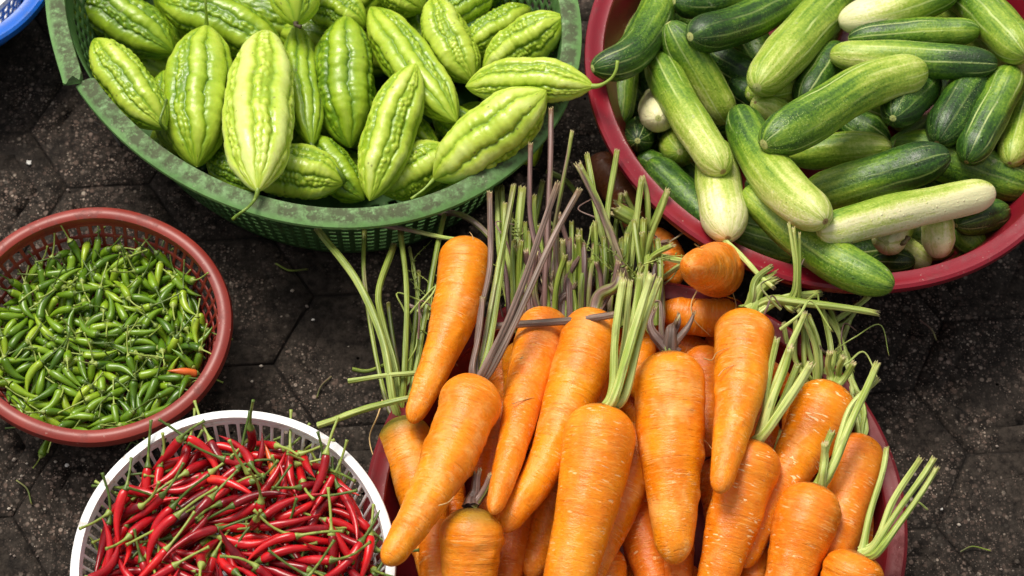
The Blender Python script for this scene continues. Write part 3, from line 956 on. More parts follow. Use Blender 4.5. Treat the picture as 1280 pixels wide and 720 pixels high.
cuc('k24', [(1268, 84), (1240, 140), (1208, 203)], 50, .36, .12, 'cucumber with clear light stripes right of the fat dark one', B_, streak=1.0)
cuc('k22', [(1116, 148, .165), (1132, 128, .14), (1166, 96, .10)], 52, .04, .10, 'dark cucumber seen end-on with starry pale centre', fixed=True, fleck=1.0, streak=.3)
cuc('k27', [(1180, -30), (1235, 20), (1283, 71)], 58, .2, .50, 'dark streaked cucumber pointing to the right edge', B_, streak=1.0)
cuc('k4', [(818, 68), (850, 130), (904, 215)], 50, .30, .68, 'bent pale cucumber leaning from the left towards the fat whitish one', B_, streak=.7)
cuc('k1', [(740, 86, .175), (785, 72, .165), (815, 30, .13), (832, -24, .11)], 50, .06, .36, 'curved cucumber with blunt dark end lying on the left rim', .105, streak=.6)
cuc('k3', [(835, 28), (870, 85), (911, 154)], 52, .22, .64, 'straight cucumber with pale lower end above the bent pale one', B_, streak=.9)
cuc('k6', [(842, 2), (880, 4), (955, -16)], 40, .16, .30, 'cucumber along the top edge above the long dark one', B_)
cuc('k5', [(862, 46), (925, 30), (1010, -12)], 52, .06, .30, 'long dark cucumber with a pale stem scar at its left end', B_, streak=.3)
cuc('k7', [(946, 110), (985, 65), (1058, -14)], 60, .62, .34, 'thick cucumber with bold light streaks and pale lower end', B_, streak=1.0)
cuc('k8', [(1048, 28), (1110, 14), (1200, -18)], 54, .98, .30, 'cucumber with a creamy left end at the top edge', B_)
cuc('k9', [(1060, 49), (1140, 42), (1225, 38)], 40, .16, .38, 'dull green streaked cucumber lying flat under the creamy ended one', B_)
cuc('k13', [(985, 196), (1040, 188), (1115, 184)], 46, .40, .64, 'light green cucumber with pale tip under the speckled one', B_)
cuc('k10', [(1037, 68), (1120, 74), (1247, 80)], 46, .66, .02, 'cucumber pale at the left and nearly black green at its right end', B_, fleck=.2)
cuc('k30', [(1108, 304, .150), (1118, 286, .11), (1140, 262, .09)], 46, .88, .5, 'pale cucumber seen end-on with a withered flower, under the white bellied one', fixed=True)
cuc('k31', [(1172, 262), (1174, 323)], 44, .72, .98, 'short pale cucumber standing upright at the front rim', B_)
cuc('k16', [(932, 236, .13), (1000, 295, .15), (1060, 335, .175), (1117, 359, .19)], 56, .48, .34, 'long green cucumber hanging over the front rim above the carrots', .125, fleck=1.0, streak=.3)
cuc('k15', [(1023, 291), (1120, 266), (1242, 240)], 50, .42, .66, 'cucumber with a long whitish belly lying flat at the right front', .11, belly=1.0, bang=2.6, streak=.1, fleck=.1)
cuc('k14', [(1000, 250), (1080, 226), (1188, 193)], 58, .46, .05, 'smooth cucumber with dark blunt right end above the white bellied one', .10, streak=.35)
cuc('k12', [(922, 138), (950, 195), (985, 240), (1032, 277)], 60, .20, .74, 'bent cucumber with a yellowish blunt end in the middle', B_, streak=.7)
cuc('k11', [(954, 181), (1010, 150), (1080, 108), (1156, 87)], 62, .26, .60, 'big speckled cucumber lying on top in the middle of the heap', .10, fleck=1.2, streak=1.0)
o, C, r = CUC['k30']
child('withered_flower', stem_tube([at(1126, 306, .152), at(1131, 302, .156), at(1135, 297, .155)], [.0015, .003, .002, .003]), o, M['dead'])

# ---- carrots
car_pile = Pile(.80)
CAR = {}


def carrot(key, pts, w, label, tip=.45, q=1.15, base=.095, fixed=False, group=None, green=0.0, streak=.3, scuff=.3, red=0.0, lump=1.0):
    prof = lambda x: (tip + (1 - tip) * (1 - x ** q)) * (1 if .1 < x < .92 else .85)
    C, r = car_pile.add(pts, w, base, fixed, prof)
    rs = np.random.RandomState(len(CAR) * 3 + 21)
    L = np.linalg.norm(np.diff(C, axis=0), axis=1).sum()
    u = round_stations(110)
    s = u * L
    cap0 = min(.95 * r, .3 * L); cap1 = min(1.25 * r * tip + .004, .3 * L)
    f0 = np.maximum(1 - np.clip(1 - s / cap0, 0, 1) ** 2.1, 0) ** .5
    f1 = np.maximum(1 - np.clip(1 - (L - s) / cap1, 0, 1) ** 2, 0) ** .5
    core = r * (tip + (1 - tip) * (1 - u ** q))
    rings = sum(a * np.sin(2 * math.pi * u * f + rs.uniform(0, 6.28)) for f, a in ((1.7, .022), (3.1, .014), (7.3, .008), (13, .003), (23, .002)))
    rad = core * np.maximum(f0, .06) * np.maximum(f1, .03) * (1 + rings * lump)
    p = rs.uniform(0, 6.28, 8)
    n0 = rs.randint(8, 15)
    creases = [(rs.uniform(.1, .92), rs.uniform(0, 6.28), rs.uniform(.5, 1.2), rs.uniform(.006, .02)) for _ in range(26)]

    def sh(U, T):
        v = 1 + .018 * np.cos(2 * T + p[0] + 2 * U) + .012 * np.cos(3 * T + p[1] - 5 * U) + lump * (.010 * np.sin(17 * U + 2 * T + p[2]) + .006 * np.sin(41 * U + 3 * T + p[3]))
        for (uc, tcen, wd, dp) in creases:
            d = np.abs((T - tcen + math.pi) % (2 * math.pi) - math.pi)
            v = v - lump * dp * np.exp(-((U - uc - .008 * np.sin(3 * T)) / .006) ** 2) * np.exp(-(d / wd) ** 2)
        for (ul, tl, wl, hl) in lumps:
            d = (T - tl + math.pi) % (2 * math.pi) - math.pi
            v = v + hl * np.exp(-((U - ul) * L / (r * wl)) ** 2 - (d / wl) ** 2)
        return v
    lumps = [(rs.uniform(.25, .85), rs.uniform(0, 6.28), rs.uniform(.10, .2), rs.uniform(.03, .07) * lump) for _ in range(9)]
    me = tube_mesh('carrot', C, u, rad, 72, p[7], sh)
    o = place('carrot', me, C, label, 'carrot', M['carrot'], group)
    o['green'] = green; o['streak'] = streak; o['scuff'] = scuff; o['red'] = red; o['shade_brown'] = .9 if key == 'c25' else 0.0  # one low carrot gets its shadow as brown paint
    CAR[key] = (o, C, r)
    return o


for i, (x, y, a) in enumerate([(560, 600, 80), (640, 500, 70), (640, 640, 110), (720, 460, 100), (720, 640, 80), (800, 520, 60), (800, 680, 95), (870, 520, 110), (900, 640, 85), (960, 560, 70), (1000, 660, 100), (1050, 600, 80), (560, 700, 60), (900, 440, 100), (980, 470, 60), (1080, 670, 110), (660, 760, 90), (860, 770, 80), (1000, 760, 70), (690, 430, 20), (770, 425, 160), (850, 430, 30), (920, 450, 150)]):
    dx, dy = 70 * math.cos(R(a)), 66 * math.sin(R(a))
    carrot('fill%d' % i, [(x - dx, y - dy), (x + dx, y + dy)], 56, 'carrot buried in the middle of the heap, only glimpsed between others', base=.07, fixed=True, group='carrots buried in the heap', red=.6)

B_ = .10
carrot('c25', [(742, 200, .03), (775, 240, .04), (806, 296, .06)], 54, 'carrot with shadow painted in brown between the green lip and the cucumber basin', .6, red=1.0, fixed=True)
carrot('h4', [(655, 428), (650, 560)], 58, 'carrot hidden under the heap whose cut stalks stand beside the blunt headless carrot', .5, base=B_)
carrot('h5', [(792, 392), (800, 500)], 60, 'carrot hidden behind the pale stalks, its thick mauve stalk leaning up left', .5, base=B_)
carrot('h6', [(738, 420), (745, 540)], 56, 'carrot hidden at the back of the heap under the dark shaded stalks', .5, base=B_)
carrot('h7', [(1012, 500), (985, 620)], 60, 'carrot hidden at the right of the heap under a fan of cut stalks', .5, base=B_)
carrot('c24', [(803, 300), (832, 316), (846, 356)], 52, 'carrot behind the stalks with one very thick green stalk lying over it', .55, base=B_, red=.5)
carrot('c13', [(499, 524), (518, 590), (536, 660), (552, 760)], 72, 'carrot with mossy green shoulder at the left rim of the heap', .55, base=B_, green=1.0, scuff=.5)
carrot('c16', [(668, 580), (645, 660), (625, 770)], 60, 'reddish carrot low between the green shouldered one and the slim one', .5, base=B_, red=.8)
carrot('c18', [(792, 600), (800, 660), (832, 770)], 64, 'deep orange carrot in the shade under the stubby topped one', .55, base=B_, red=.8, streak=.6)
carrot('c19', [(752, 684), (765, 790)], 62, 'carrot end at the bottom edge right of the big central one', .6, base=B_, streak=.7, red=.3)
carrot('c20', [(846, 640), (850, 780)], 46, 'carrot at the bottom edge just below the tip of the stubby topped one', .6, base=B_, red=.7)
carrot('c23', [(880, 434), (884, 570)], 60, 'shaded carrot between the stubby topped one and the hanging pointed one', .6, base=B_, red=.7)
carrot('c27', [(632, 500, .13), (612, 590, .14), (600, 660, .14)], 56, 'shaded carrot glimpsed in the gap between the big slanting one and the slender one', .5, fixed=True, red=.6)
carrot('c28', [(548, 650, .13), (548, 720, .13), (545, 800, .13)], 54, 'shaded carrot at the bottom edge between the mossy shouldered one and the warty one', .6, fixed=True, red=.5)
carrot('c15', [(708, 540), (692, 620), (662, 724)], 58, 'slim dull carrot left of the big central one, tip at the bottom edge', .45, base=B_, red=.4, scuff=.2)
carrot('c17', [(800, 530), (782, 610), (728, 740)], 64, 'carrot showing a narrow strip along the right of the big central one', .5, base=B_, red=.2, scuff=.5)
carrot('c14', [(590, 634), (588, 700), (585, 800)], 84, 'carrot with greenish shoulder and two warts at the bottom edge', .6, base=B_, green=.75, streak=.1, scuff=.2)
carrot('c26', [(944, 676), (938, 770)], 40, 'thin carrot at the bottom edge with one pale stalk', .6, base=B_, red=.4)
carrot('c21', [(902, 338, .14), (886, 336, .19), (862, 333, .245)], 74, 'carrot pointing its round tip straight up at the viewer, by the basin rim', .42, fixed=True, red=.45, scuff=.6, q=1.5)
carrot('c22', [(926, 398), (870, 396), (824, 386)], 54, 'carrot lying crosswise with hairy roots under the one seen end-on', .7, base=B_ + .01, red=.35, scuff=.3)
carrot('c10', [(1076, 545), (1062, 610), (1034, 712)], 70, 'smooth deep orange carrot along the right rim of the heap', .72, base=B_ + .02, red=.35, streak=.5, scuff=.1, lump=.5)
carrot('c9', [(1044, 481), (1010, 550), (962, 630), (930, 710)], 94, 'carrot with many pale cross marks slanting down left on the right side', 0.26, 0.9, base=B_ + .02, streak=1.0, scuff=.35)
carrot('c12', [(1076, 690), (1040, 790)], 88, 'carrot at the lower right corner with four pale stalks pointing up right', .6, base=B_ + .02, streak=.6, scuff=.1, red=.4)
carrot('c11', [(1024, 606), (1004, 662), (968, 790)], 90, 'broad deep orange carrot at the bottom right with ringed skin', 0.48, 1.2, base=B_ + .02, streak=.5, scuff=.35, red=.4)
carrot('c8', [(946, 550), (920, 640), (884, 770)], 86, 'carrot with white dashes below the hanging pointed one', 0.48, 1.1, base=B_ + .02, streak=1.0, scuff=.25, red=.25)
carrot('c3', [(686, 391), (660, 480), (640, 560), (616, 642)], 70, 'slender carrot with purple stalks, second from the left at the back row', 0.3, 1.1, base=B_ + .03, scuff=.45, red=.25)
carrot('c4', [(748, 390), (716, 490), (682, 580), (627, 664)], 80, 'long curved carrot crossed by a loose purple stalk near its top', 0.34, 1.5, base=B_ + .03, scuff=.45)
carrot('c1', [(586, 299), (566, 400), (514, 529)], 70, 'headless blunt carrot furthest up left, tip pointing down', 0.32, 1.5, base=.15, scuff=.4)
carrot('c2', [(598, 476, .18), (566, 560, .19), (530, 632, .20), (482, 706, .205)], 93, 'big carrot slanting over the white colander with a scarred middle', 0.34, 1, base=B_ + .03, scuff=.55, streak=.15, lump=1.6)
carrot('c6', [(837, 440), (839, 550), (843, 706)], 94, 'fat upright carrot with stubby torn purple leaf bases', 0.42, 1.7, base=B_ + .04, scuff=.6, streak=.35)
carrot('c7', [(932, 393), (924, 490), (899, 616)], 86, 'pointed carrot hanging below a leafy green crown, right of the fat upright one', 0.28, 1.2, base=B_ + .05, scuff=.4)
carrot('c5', [(756, 506), (736, 620), (694, 790)], 98, 'big bright central carrot with a bunch of pale green stalks', 0.52, 1.25, base=B_ + .05, scuff=.12, streak=.55, lump=.5)


# ---- stalks
def stalk(parent, pts, w, purple=0.0, pale=0.0, start=True, name='leaf_stalk', flare=1.25, hook=None, tipw=.92):
    """a leaf stalk growing from a carrot's crown; pts (x, y, height over the crown)"""
    o, C, r = CAR[parent]
    c0 = C[0]
    P = [C[1] * .7 + C[0] * .3] if start else []
    if start and hook is not None:
        side = np.array([hook * r, 0, 0]); P = [p + side for p in P]
    for i_, (x, y, dz) in enumerate(pts):
        q_ = at(x, y, c0[2] + dz)
        if i_ == len(pts) - 1 or not P or np.linalg.norm(q_ - P[-1]) > .011: P.append(q_)
    rr = w / 2 * mm(c0) * (1.45 if name == 'leaf_base' else 1.0)
    return stalk_mesh(P, rr, o, purple, pale, name, flare if start else 1.0, tipw)


SK = [0]


def stalk_mesh(P, rr, parent, purple, pale, name, flare=1.0, tipw=.92, label=None):
    SK[0] += 1
    rs = np.random.RandomState(SK[0])
    C = catmull(P, 50)
    C = C + np.stack([np.sin(np.linspace(0, rs.uniform(3, 7), 50) + rs.uniform(0, 6)) * rr * rs.uniform(.15, .55) for _ in range(3)], 1)
    u = np.r_[np.linspace(0, 1, 26), 1, 1]
    rad = rr * .84 * (tipw + (1 - tipw) * (1 - u)) * (1 + (flare - 1) * np.exp(-u / .10)); rad[-2] *= .75; rad[-1] = rr * .03
    p = rs.uniform(0, 6.28, 3)
    sh = lambda U, T: 1 + .10 * np.cos(7 * T + p[0]) + .06 * np.sin(5 * U + p[2]) + .03 * np.sin(23 * U + p[1]) - .16 * np.exp(-((T - 3.1 - .4 * np.sin(p[1])) / .5) ** 2) + .05 * np.sin(9 * U + p[2] + T)
    me = tube_mesh(name, C, u, rad, 28, p[1], sh, fray=rr * .9, seed=SK[0])
    if parent is not None: o = child(name, me, parent, M['stalk'])
    else: o = place(name, me, C, label, 'carrot stalk', M['stalk'])
    o['purple'] = purple; o['pale'] = pale
    return o


def loose(pts, w, label, purple=0.0, pale=0.0):
    P = [at(x, y, z) for x, y, z in pts]
    return stalk_mesh(P, w / 2 * mm(P[0]), None, purple, pale, 'carrot_stalk', 1.0, .9, label)


def fern(P, parent, n=7, ln=.012, seed=0):
    """a torn scrap of feathery leaf: a rib with small leaflets in one mesh"""
    rs = np.random.RandomState(seed)
    C = catmull(P, 30); V = []; F = []
    u = np.linspace(0, 1, 12); me0 = tube_mesh('x', C, u, .0007 * (1.2 - u), 5)
    V = [tuple(v.co) for v in me0.vertices]; F = [tuple(f.vertices) for f in me0.polygons]
    bpy.data.meshes.remove(me0)
    T, N, Bn = frames(C)
    for k in range(n * 2):
        i = int(3 + (k // 2) * 26 / n); sgn = 1 if k % 2 else -1
        d = (T[i] * .7 + Bn[i] * sgn + N[i] * rs.normal(0, .4)); d /= np.linalg.norm(d)
        l = ln * rs.uniform(.5, 1.1) * (1.15 - i / 30); a = C[i]; w_ = np.cross(d, N[i]); w_ /= np.linalg.norm(w_)
        m_ = a + d * l * .55
        up = N[i] * .0004
        b0 = len(V)
        V += [tuple(a), tuple(m_ + w_ * l * .16 + up), tuple(a + d * l), tuple(m_ - w_ * l * .16 + up), tuple(m_ - up * 2)]
        F += [(b0, b0 + 1, b0 + 4), (b0 + 1, b0 + 2, b0 + 4), (b0 + 2, b0 + 3, b0 + 4), (b0 + 3, b0, b0 + 4), (b0, b0 + 3, b0 + 2, b0 + 1)]
    me = mesh_np('leaf_scrap', V, F)
    return child('leaf_scrap', me, parent, M['fern'])


M['fern'] = mat_green_stem('carrot_leaf', (0.16, 0.22, 0.03), (0.36, 0.42, 0.08), .5)


def hair(parent, pts, w=1.4):
    o, C, r = CAR[parent]
    P = []
    for (x, y) in pts:
        # lie on the skin: nearest point of the centre line, lifted by the radius towards the view
        D = [np.linalg.norm(np.array([(c - CAM) @ np.array([1, 0, 0]) / ((c - CAM) @ FWD) * FPX + 640 - x, 360 - (c - CAM) @ UPV / ((c - CAM) @ FWD) * FPX - y])) for c in C]
        c = C[int(np.argmin(D))]
        lat = min(min(D) * mm(c), r * .98)
        dep = (c - CAM) @ FWD - math.sqrt(max(r * r - lat * lat, 0)) * .92 - .0012
        P.append(CAM + ray(x, y) * dep)
    rr = w / 2 * mm(C[0])
    return child('rootlet', stem_tube(P, [rr, rr * .9, rr * .7, rr * .4], 'rootlet', 6, 22), o, M['root'])


# left cluster on the mossy shouldered carrot
for pts, w, pu, pa in [
    ([(492, 500, .02), (478, 425, .03), (445, 350, .025), (397, 286, .01)], 11, .15, .38),
    ([(486, 512, .0), (470, 450, .0), (456, 350, .0), (457, 285, .0)], 7, .35, .12),
    ([(497, 470, .01), (479, 410, .01), (472, 365, .015), (492, 305, .01)], 10, .2, .15),
    ([(508, 470, .02), (506, 365, .02), (502, 290, .01)], 9, .2, .18),
    ([(516, 480, .015), (530, 400, .02), (544, 320, .02), (555, 268, .01)], 8, .05, .15),
    ([(512, 480, .0), (518, 420, -.01), (522, 340, -.01)], 7, .0, .1),
    ([(512, 480, -.01), (540, 420, -.02), (560, 330, -.02)], 8, .1, .12),
    ([(500, 490, -.01), (492, 420, -.02), (486, 380, -.02)], 6, .4, .05),
    ([(515, 478, -.01), (528, 430, -.01), (520, 350, -.005), (512, 310, .0)], 6, .0, .15)]:
    stalk('c13', pts, w, pu, pa)
# purple stalks of the big slanting carrot
for pts, w, pu, pa in [
    ([(612, 462, .012), (650, 385, .03), (724, 239, .055)], 10, .85, .62),
    ([(606, 460, .014), (645, 370, .035), (698, 231, .06)], 10, .9, .5),
    ([(596, 455, .0), (601, 395, .005), (612, 330, .01), (611, 240, .015)], 9, .8, .4),
    ([(600, 455, -.004), (622, 350, .0), (640, 233, .005)], 9, .45, .5),
    ([(592, 462, .008), (596, 420, .01), (604, 372, .015)], 9, 1.0, .4),
    ([(604, 462, .0), (614, 420, .0), (628, 330, .0), (631, 255, .0)], 9, .3, .3)]:
    stalk('c2', pts, w, pu, pa, flare=1.5)
# dark purple stalks of the slender carrot
for pts, w, pu, pa in [
    ([(690, 370, .0), (678, 330, .02), (664, 270, .03), (662, 180, .05)], 8, 1.0, .1),
    ([(692, 370, .0), (686, 300, .02), (688, 200, .04), (688, 138, .05)], 9, .75, .15),
    ([(696, 370, -.005), (692, 310, .01), (698, 255, .04), (714, 165, .07)], 6, .5, .3),
    ([(698, 375, .0), (694, 300, .005), (696, 268, .01)], 9, 1.2, .1),
    ([(702, 378, .005), (706, 350, .01), (726, 322, .02)], 9, 1.0, .15),
    ([(685, 375, .0), (672, 355, .01), (668, 330, .01)], 9, .9, .2)]:
    stalk('c3', pts, w, pu, pa, flare=2.3)
# the hidden ones at the back
for pts, w, pu, pa in [
    ([(652, 380, .02), (649, 300, .03), (652, 238, .04)], 12, .0, .3), ([(645, 385, .02), (632, 310, .02), (629, 232, .03)], 8, .1, .3),
    ([(660, 385, .01), (668, 320, .02), (670, 246, .03)], 8, .2, .3), ([(640, 390, .02), (623, 310, .02), (622, 236, .02)], 9, .2, .45),
    ([(655, 385, -.01), (660, 330, -.01), (676, 228, .0)], 9, .1, .15), ([(640, 390, -.01), (636, 340, -.01), (640, 270, .0)], 7, .5, .1)]:
    stalk('h4', pts, w, pu, pa)
for pts, w, pu, pa in [
    ([(784, 352, .05), (754, 275, .075), (723, 208, .095)], 12, .55, .55), ([(776, 360, .02), (752, 290, .04), (733, 194, .05)], 9, .05, .35),
    ([(764, 350, .02), (760, 270, .04), (769, 190, .06)], 9, .05, .5), ([(786, 350, .02), (792, 290, .04), (803, 226, .06)], 9, .25, .45),
    ([(800, 350, .03), (816, 290, .06), (833, 240, .085)], 8, .05, .4), ([(775, 370, -.01), (770, 300, .0), (776, 244, .02)], 8, .1, .25),
    ([(802, 360, .02), (812, 320, .04), (856, 325, .06)], 9, .05, .75), ([(800, 352, .03), (816, 322, .05), (840, 308, .065)], 9, .0, .75),
    ([(797, 362, .02), (820, 310, .03), (836, 302, .04)], 8, 1.1, .3), ([(790, 352, .0), (784, 300, .02), (797, 268, .03)], 10, .15, .3),
    ([(805, 366, .0), (838, 340, .03), (857, 328, .045)], 8, .0, .7)]:
    stalk('h5', pts, w, pu, pa)
for k_, (pts, w, pu, pa) in enumerate([
    ([(725, 390, .02), (714, 330, .03), (700, 270, .05)], 8, .9, .15), ([(735, 390, .0), (728, 330, .0), (726, 290, .01)], 10, .2, .05), ([(745, 390, .0), (746, 330, .0), (742, 285, .01)], 9, .2, .05),
    ([(752, 390, -.01), (760, 340, -.01), (762, 300, .0)], 10, .1, .08), ([(728, 395, .01), (714, 360, .02), (706, 322, .03)], 8, .05, .4), ([(720, 390, .0), (712, 340, .0), (716, 300, .0)], 8, .8, .05),
    ([(730, 390, .02), (745, 345, .035), (765, 338, .04)], 7, .9, .15), ([(742, 395, .01), (756, 350, .01), (752, 310, .01)], 8, .3, .05), ([(735, 385, .01), (722, 352, .02), (742, 320, .03)], 6, .0, .5),
    ([(738, 392, .01), (770, 360, .02), (776, 300, .02)], 9, .0, .15), ([(735, 392, -.01), (700, 350, -.01), (690, 290, -.01)], 9, .6, .05)]):
    stalk('h6', pts, w, pu, pa)
r8 = random.Random(8)
for k_ in range(46):            # a thicket of dim stalks deep at the back
    x0 = 636 + k_ * 4.2; x1 = x0 + r8.uniform(-16, 14)
    key_ = ('h4', 'h6', 'h6', 'h5')[min(3, k_ // 12)]
    zc_ = CAR[key_][1][0][2]; h_ = max(.135 - zc_, -.02)
    stalk(key_, [(x0, 408, h_), ((x0 + x1) / 2 + r8.uniform(-3, 3), 350, h_ + r8.uniform(.0, .02)), (x1, r8.uniform(275, 335), h_ + r8.uniform(.0, .03))], r8.uniform(7, 10), r8.choice([.05, .2, .4, .5, 1.0]), r8.uniform(.0, .25), start=False)
stalk('c24', [(805, 292, .02), (788, 276, .03), (770, 262, .03)], 24, .0, .22, flare=1.1)
stalk('c24', [(806, 288, .0), (792, 262, .01), (782, 243, .02)], 9, .0, .4)
stalk('c24', [(810, 292, .03), (822, 262, .05), (834, 238, .06)], 8, .0, .35)
stalk('c24', [(812, 290, .03), (808, 250, .05), (802, 222, .06)], 8, .4, .3)
# bunch on the big central carrot
for pts, w, pu, pa in [
    ([(765, 490, .01), (770, 430, .03), (778, 350, .06)], 12, .0, .85), ([(772, 490, .014), (786, 430, .034), (800, 346, .066)], 10, .0, .8),
    ([(770, 494, .02), (790, 420, .045), (814, 344, .078)], 13, .0, 1.0), ([(778, 496, .012), (798, 430, .03), (824, 348, .06)], 11, .0, .85),
    ([(767, 488, .005), (782, 420, .02), (790, 350, .04)], 9, .0, .6)]:
    stalk('c5', pts, w, pu, pa, flare=1.5)
# torn leaf bases on the fat upright carrot
for pts, w, pu, pa in [
    ([(824, 425, .0), (818, 405, .006), (822, 388, .012)], 16, 1.0, .3), ([(836, 426, .004), (836, 410, .010), (843, 396, .014)], 17, .9, .55), ([(846, 428, .002), (856, 410, .008), (864, 392, .014)], 11, 1.0, .5),
    ([(826, 428, .003), (812, 414, .004), (808, 404, .006)], 12, .4, .4), ([(842, 424, .0), (846, 408, .004), (846, 396, .006)], 10, 1.1, .2), ([(830, 424, .0), (824, 380, .01), (818, 376, .012)], 9, .7, .5)]:
    stalk('c6', pts, w, pu, pa, flare=1.3, tipw=.28, name='leaf_base')
# leafy crown of the hanging pointed carrot
for pts, w, pu, pa in [
    ([(942, 375, .004), (952, 360, .01), (966, 350, .014)], 26, .15, .5), ([(948, 380, .004), (970, 372, .012), (1000, 378, .014), (1092, 396, .012)], 13, .0, .55), ([(950, 384, .0), (985, 372, .004), (1020, 366, .0)], 15, .0, .65),
    ([(946, 376, .0), (985, 372, .01), (992, 340, .03), (985, 280, .05)], 7, .1, .65), ([(948, 376, .0), (990, 375, .01), (997, 340, .03), (991, 286, .05)], 7, .1, .5), ([(950, 378, .0), (996, 378, .01), (1001, 350, .03), (999, 292, .05)], 6, .3, .3),
    ([(940, 372, .01), (945, 350, .014), (962, 338, .02)], 12, .35, .4), ([(950, 388, .006), (975, 378, .01), (990, 385, .008)], 14, .1, .8)]:
    stalk('c7', pts, w, pu, pa, flare=1.35, tipw=.7)
# right hand bunches
for pts, w, pu, pa in [
    ([(962, 535, .016), (985, 500, .035), (1013, 455, .06)], 13, .0, 1.0), ([(958, 530, .010), (968, 490, .03), (986, 438, .055)], 13, .0, .95), ([(952, 535, .004), (960, 480, .02), (972, 425, .04)], 9, .0, .7), ([(962, 532, .0), (978, 500, .01), (996, 458, .02)], 11, .0, .7), ([(950, 530, .0), (970, 480, .02), (1005, 392, .05)], 9, .0, .8)]:
    stalk('c8', pts, w, pu, pa, flare=1.5)
for pts, w, pu, pa in [
    ([(1040, 470, .0), (1034, 455, .01), (1035, 443, .02)], 10, .0, .6), ([(1046, 472, .0), (1050, 460, .01), (1055, 446, .02)], 10, .0, .6), ([(1052, 476, .0), (1060, 468, .006), (1068, 456, .014)], 10, .0, .6), ([(1036, 472, -.004), (1042, 455, .0), (1044, 440, .004)], 8, .1, .3)]:
    stalk('c9', pts, w, pu, pa, flare=1.1)
for pts, w, pu, pa in [
    ([(1036, 592, .01), (1052, 560, .02), (1072, 510, .035), (1094, 454, .05)], 12, .0, .9), ([(1030, 592, .014), (1034, 575, .02), (1030, 556, .03)], 12, .0, .75), ([(1036, 594, .004), (1050, 545, .02), (1066, 505, .03), (1098, 474, .04)], 9, .0, .85), ([(1026, 592, .0), (1030, 570, .01), (1042, 540, .02)], 12, .0, .7)]:
    stalk('c11', pts, w, pu, pa, flare=1.6)
for pts, w, pu, pa in [
    ([(1082, 680, .006), (1096, 620, .02), (1106, 560, .03)], 9, .0, .7), ([(1094, 678, .01), (1116, 625, .03), (1151, 573, .05)], 10, .0, .7), ([(1092, 684, .012), (1126, 636, .034), (1166, 572, .056)], 9, .05, .75), ([(1096, 690, .012), (1136, 640, .03), (1169, 584, .05)], 10, .0, .85)]:
    stalk('c12', pts, w, pu, pa, flare=1.7)
stalk('c12', [(1125, 650, .015), (1145, 628, .02), (1160, 637, .02)], 3, .0, .6, start=False)
for pts, w, pu, pa in [
    ([(1076, 534, .0), (1078, 510, .0), (1064, 470, -.005), (1056, 440, -.01), (1048, 410, -.01), (1030, 376, -.02)], 7, .0, .6), ([(1078, 534, -.004), (1070, 500, -.004), (1060, 450, -.01), (1050, 412, -.02)], 6, .1, .25),
    ([(1074, 534, -.002), (1066, 490, -.004), (1048, 420, -.01), (1022, 382, -.02)], 8, .0, .7), ([(1082, 536, .0), (1076, 500, .0), (1070, 492, .0)], 8, .0, .5)]:
    stalk('c10', pts, w, pu, pa)
for pts, w, pu, pa in [
    ([(1020, 470, .02), (1008, 430, .03), (1006, 392, .04)], 8, .0, .7), ([(1026, 470, .015), (1022, 430, .02), (1012, 396, .02)], 8, .0, .6), ([(1030, 470, .01), (1040, 440, .02), (1025, 384, .01)], 9, .0, .65), ([(1022, 475, .02), (1016, 430, .04), (996, 386, .05)], 8, .0, .8),
    ([(1030, 472, .0), (1028, 450, .01), (1010, 410, .01)], 9, .0, .55), ([(1034, 474, .0), (1052, 440, .0), (1040, 390, .0)], 9, .0, .8), ([(1016, 480, .02), (1006, 460, .03), (1004, 400, .04)], 7, .2, .25), ([(1030, 480, -.01), (1044, 450, -.01), (1070, 380, -.02)], 8, .0, .7),
    ([(1010, 480, .0), (990, 440, .01), (980, 405, .02)], 8, .0, .7), ([(1014, 482, .01), (996, 450, .02), (992, 400, .03)], 8, .0, .85)]:
    stalk('h7', pts, w, pu, pa)
stalk('c26', [(948, 655, .02), (960, 610, .04), (976, 540, .03)], 9, .0, .7, flare=1.5)
stalk('c14', [(590, 622, .0), (594, 606, .006), (598, 590, .01)], 13, .9, .3, flare=1.3, tipw=.6, name='leaf_base')
stalk('c14', [(596, 624, .0), (606, 612, .004), (612, 596, .008)], 11, .7, .3, flare=1.3, tipw=.6, name='leaf_base')
stalk('c4', [(752, 374, .005), (762, 362, .01), (772, 344, .02)], 15, .5, .4, flare=1.3, tipw=.6, name='leaf_base')
stalk('c4', [(756, 376, .0), (768, 350, .01), (774, 328, .02)], 9, .8, .3, flare=1.2)

# dry curly remnants in the tangle
r9 = random.Random(12)
for key_, x0, y0, n_ in (('h6', 730, 360, 9), ('h5', 800, 330, 9), ('h4', 650, 360, 7), ('c13', 520, 430, 9), ('h7', 1030, 430, 6), ('c7', 985, 380, 5)):
    z0 = CAR[key_][1][0][2]
    for k_ in range(n_):
        x = x0 + r9.uniform(-38, 38); y = y0 + r9.uniform(-45, 40); a = r9.uniform(-2.6, -.5); l = r9.uniform(22, 60)
        h_ = r9.uniform(-.005, .035)
        p_ = [(x, y, h_), (x + .5 * l * math.cos(a), y + .5 * l * math.sin(a), h_ + .008), (x + l * math.cos(a) + r9.uniform(-8, 8), y + l * math.sin(a), h_ + .006), (x + l * math.cos(a + .5) * 1.15, y + l * math.sin(a + .7) * .9, h_)]
        stalk(key_, p_, r9.choice([2.2, 3, 3.5, 5]), r9.choice([0, 0, .5, .9]), r9.uniform(.1, .6), start=False, tipw=.5)

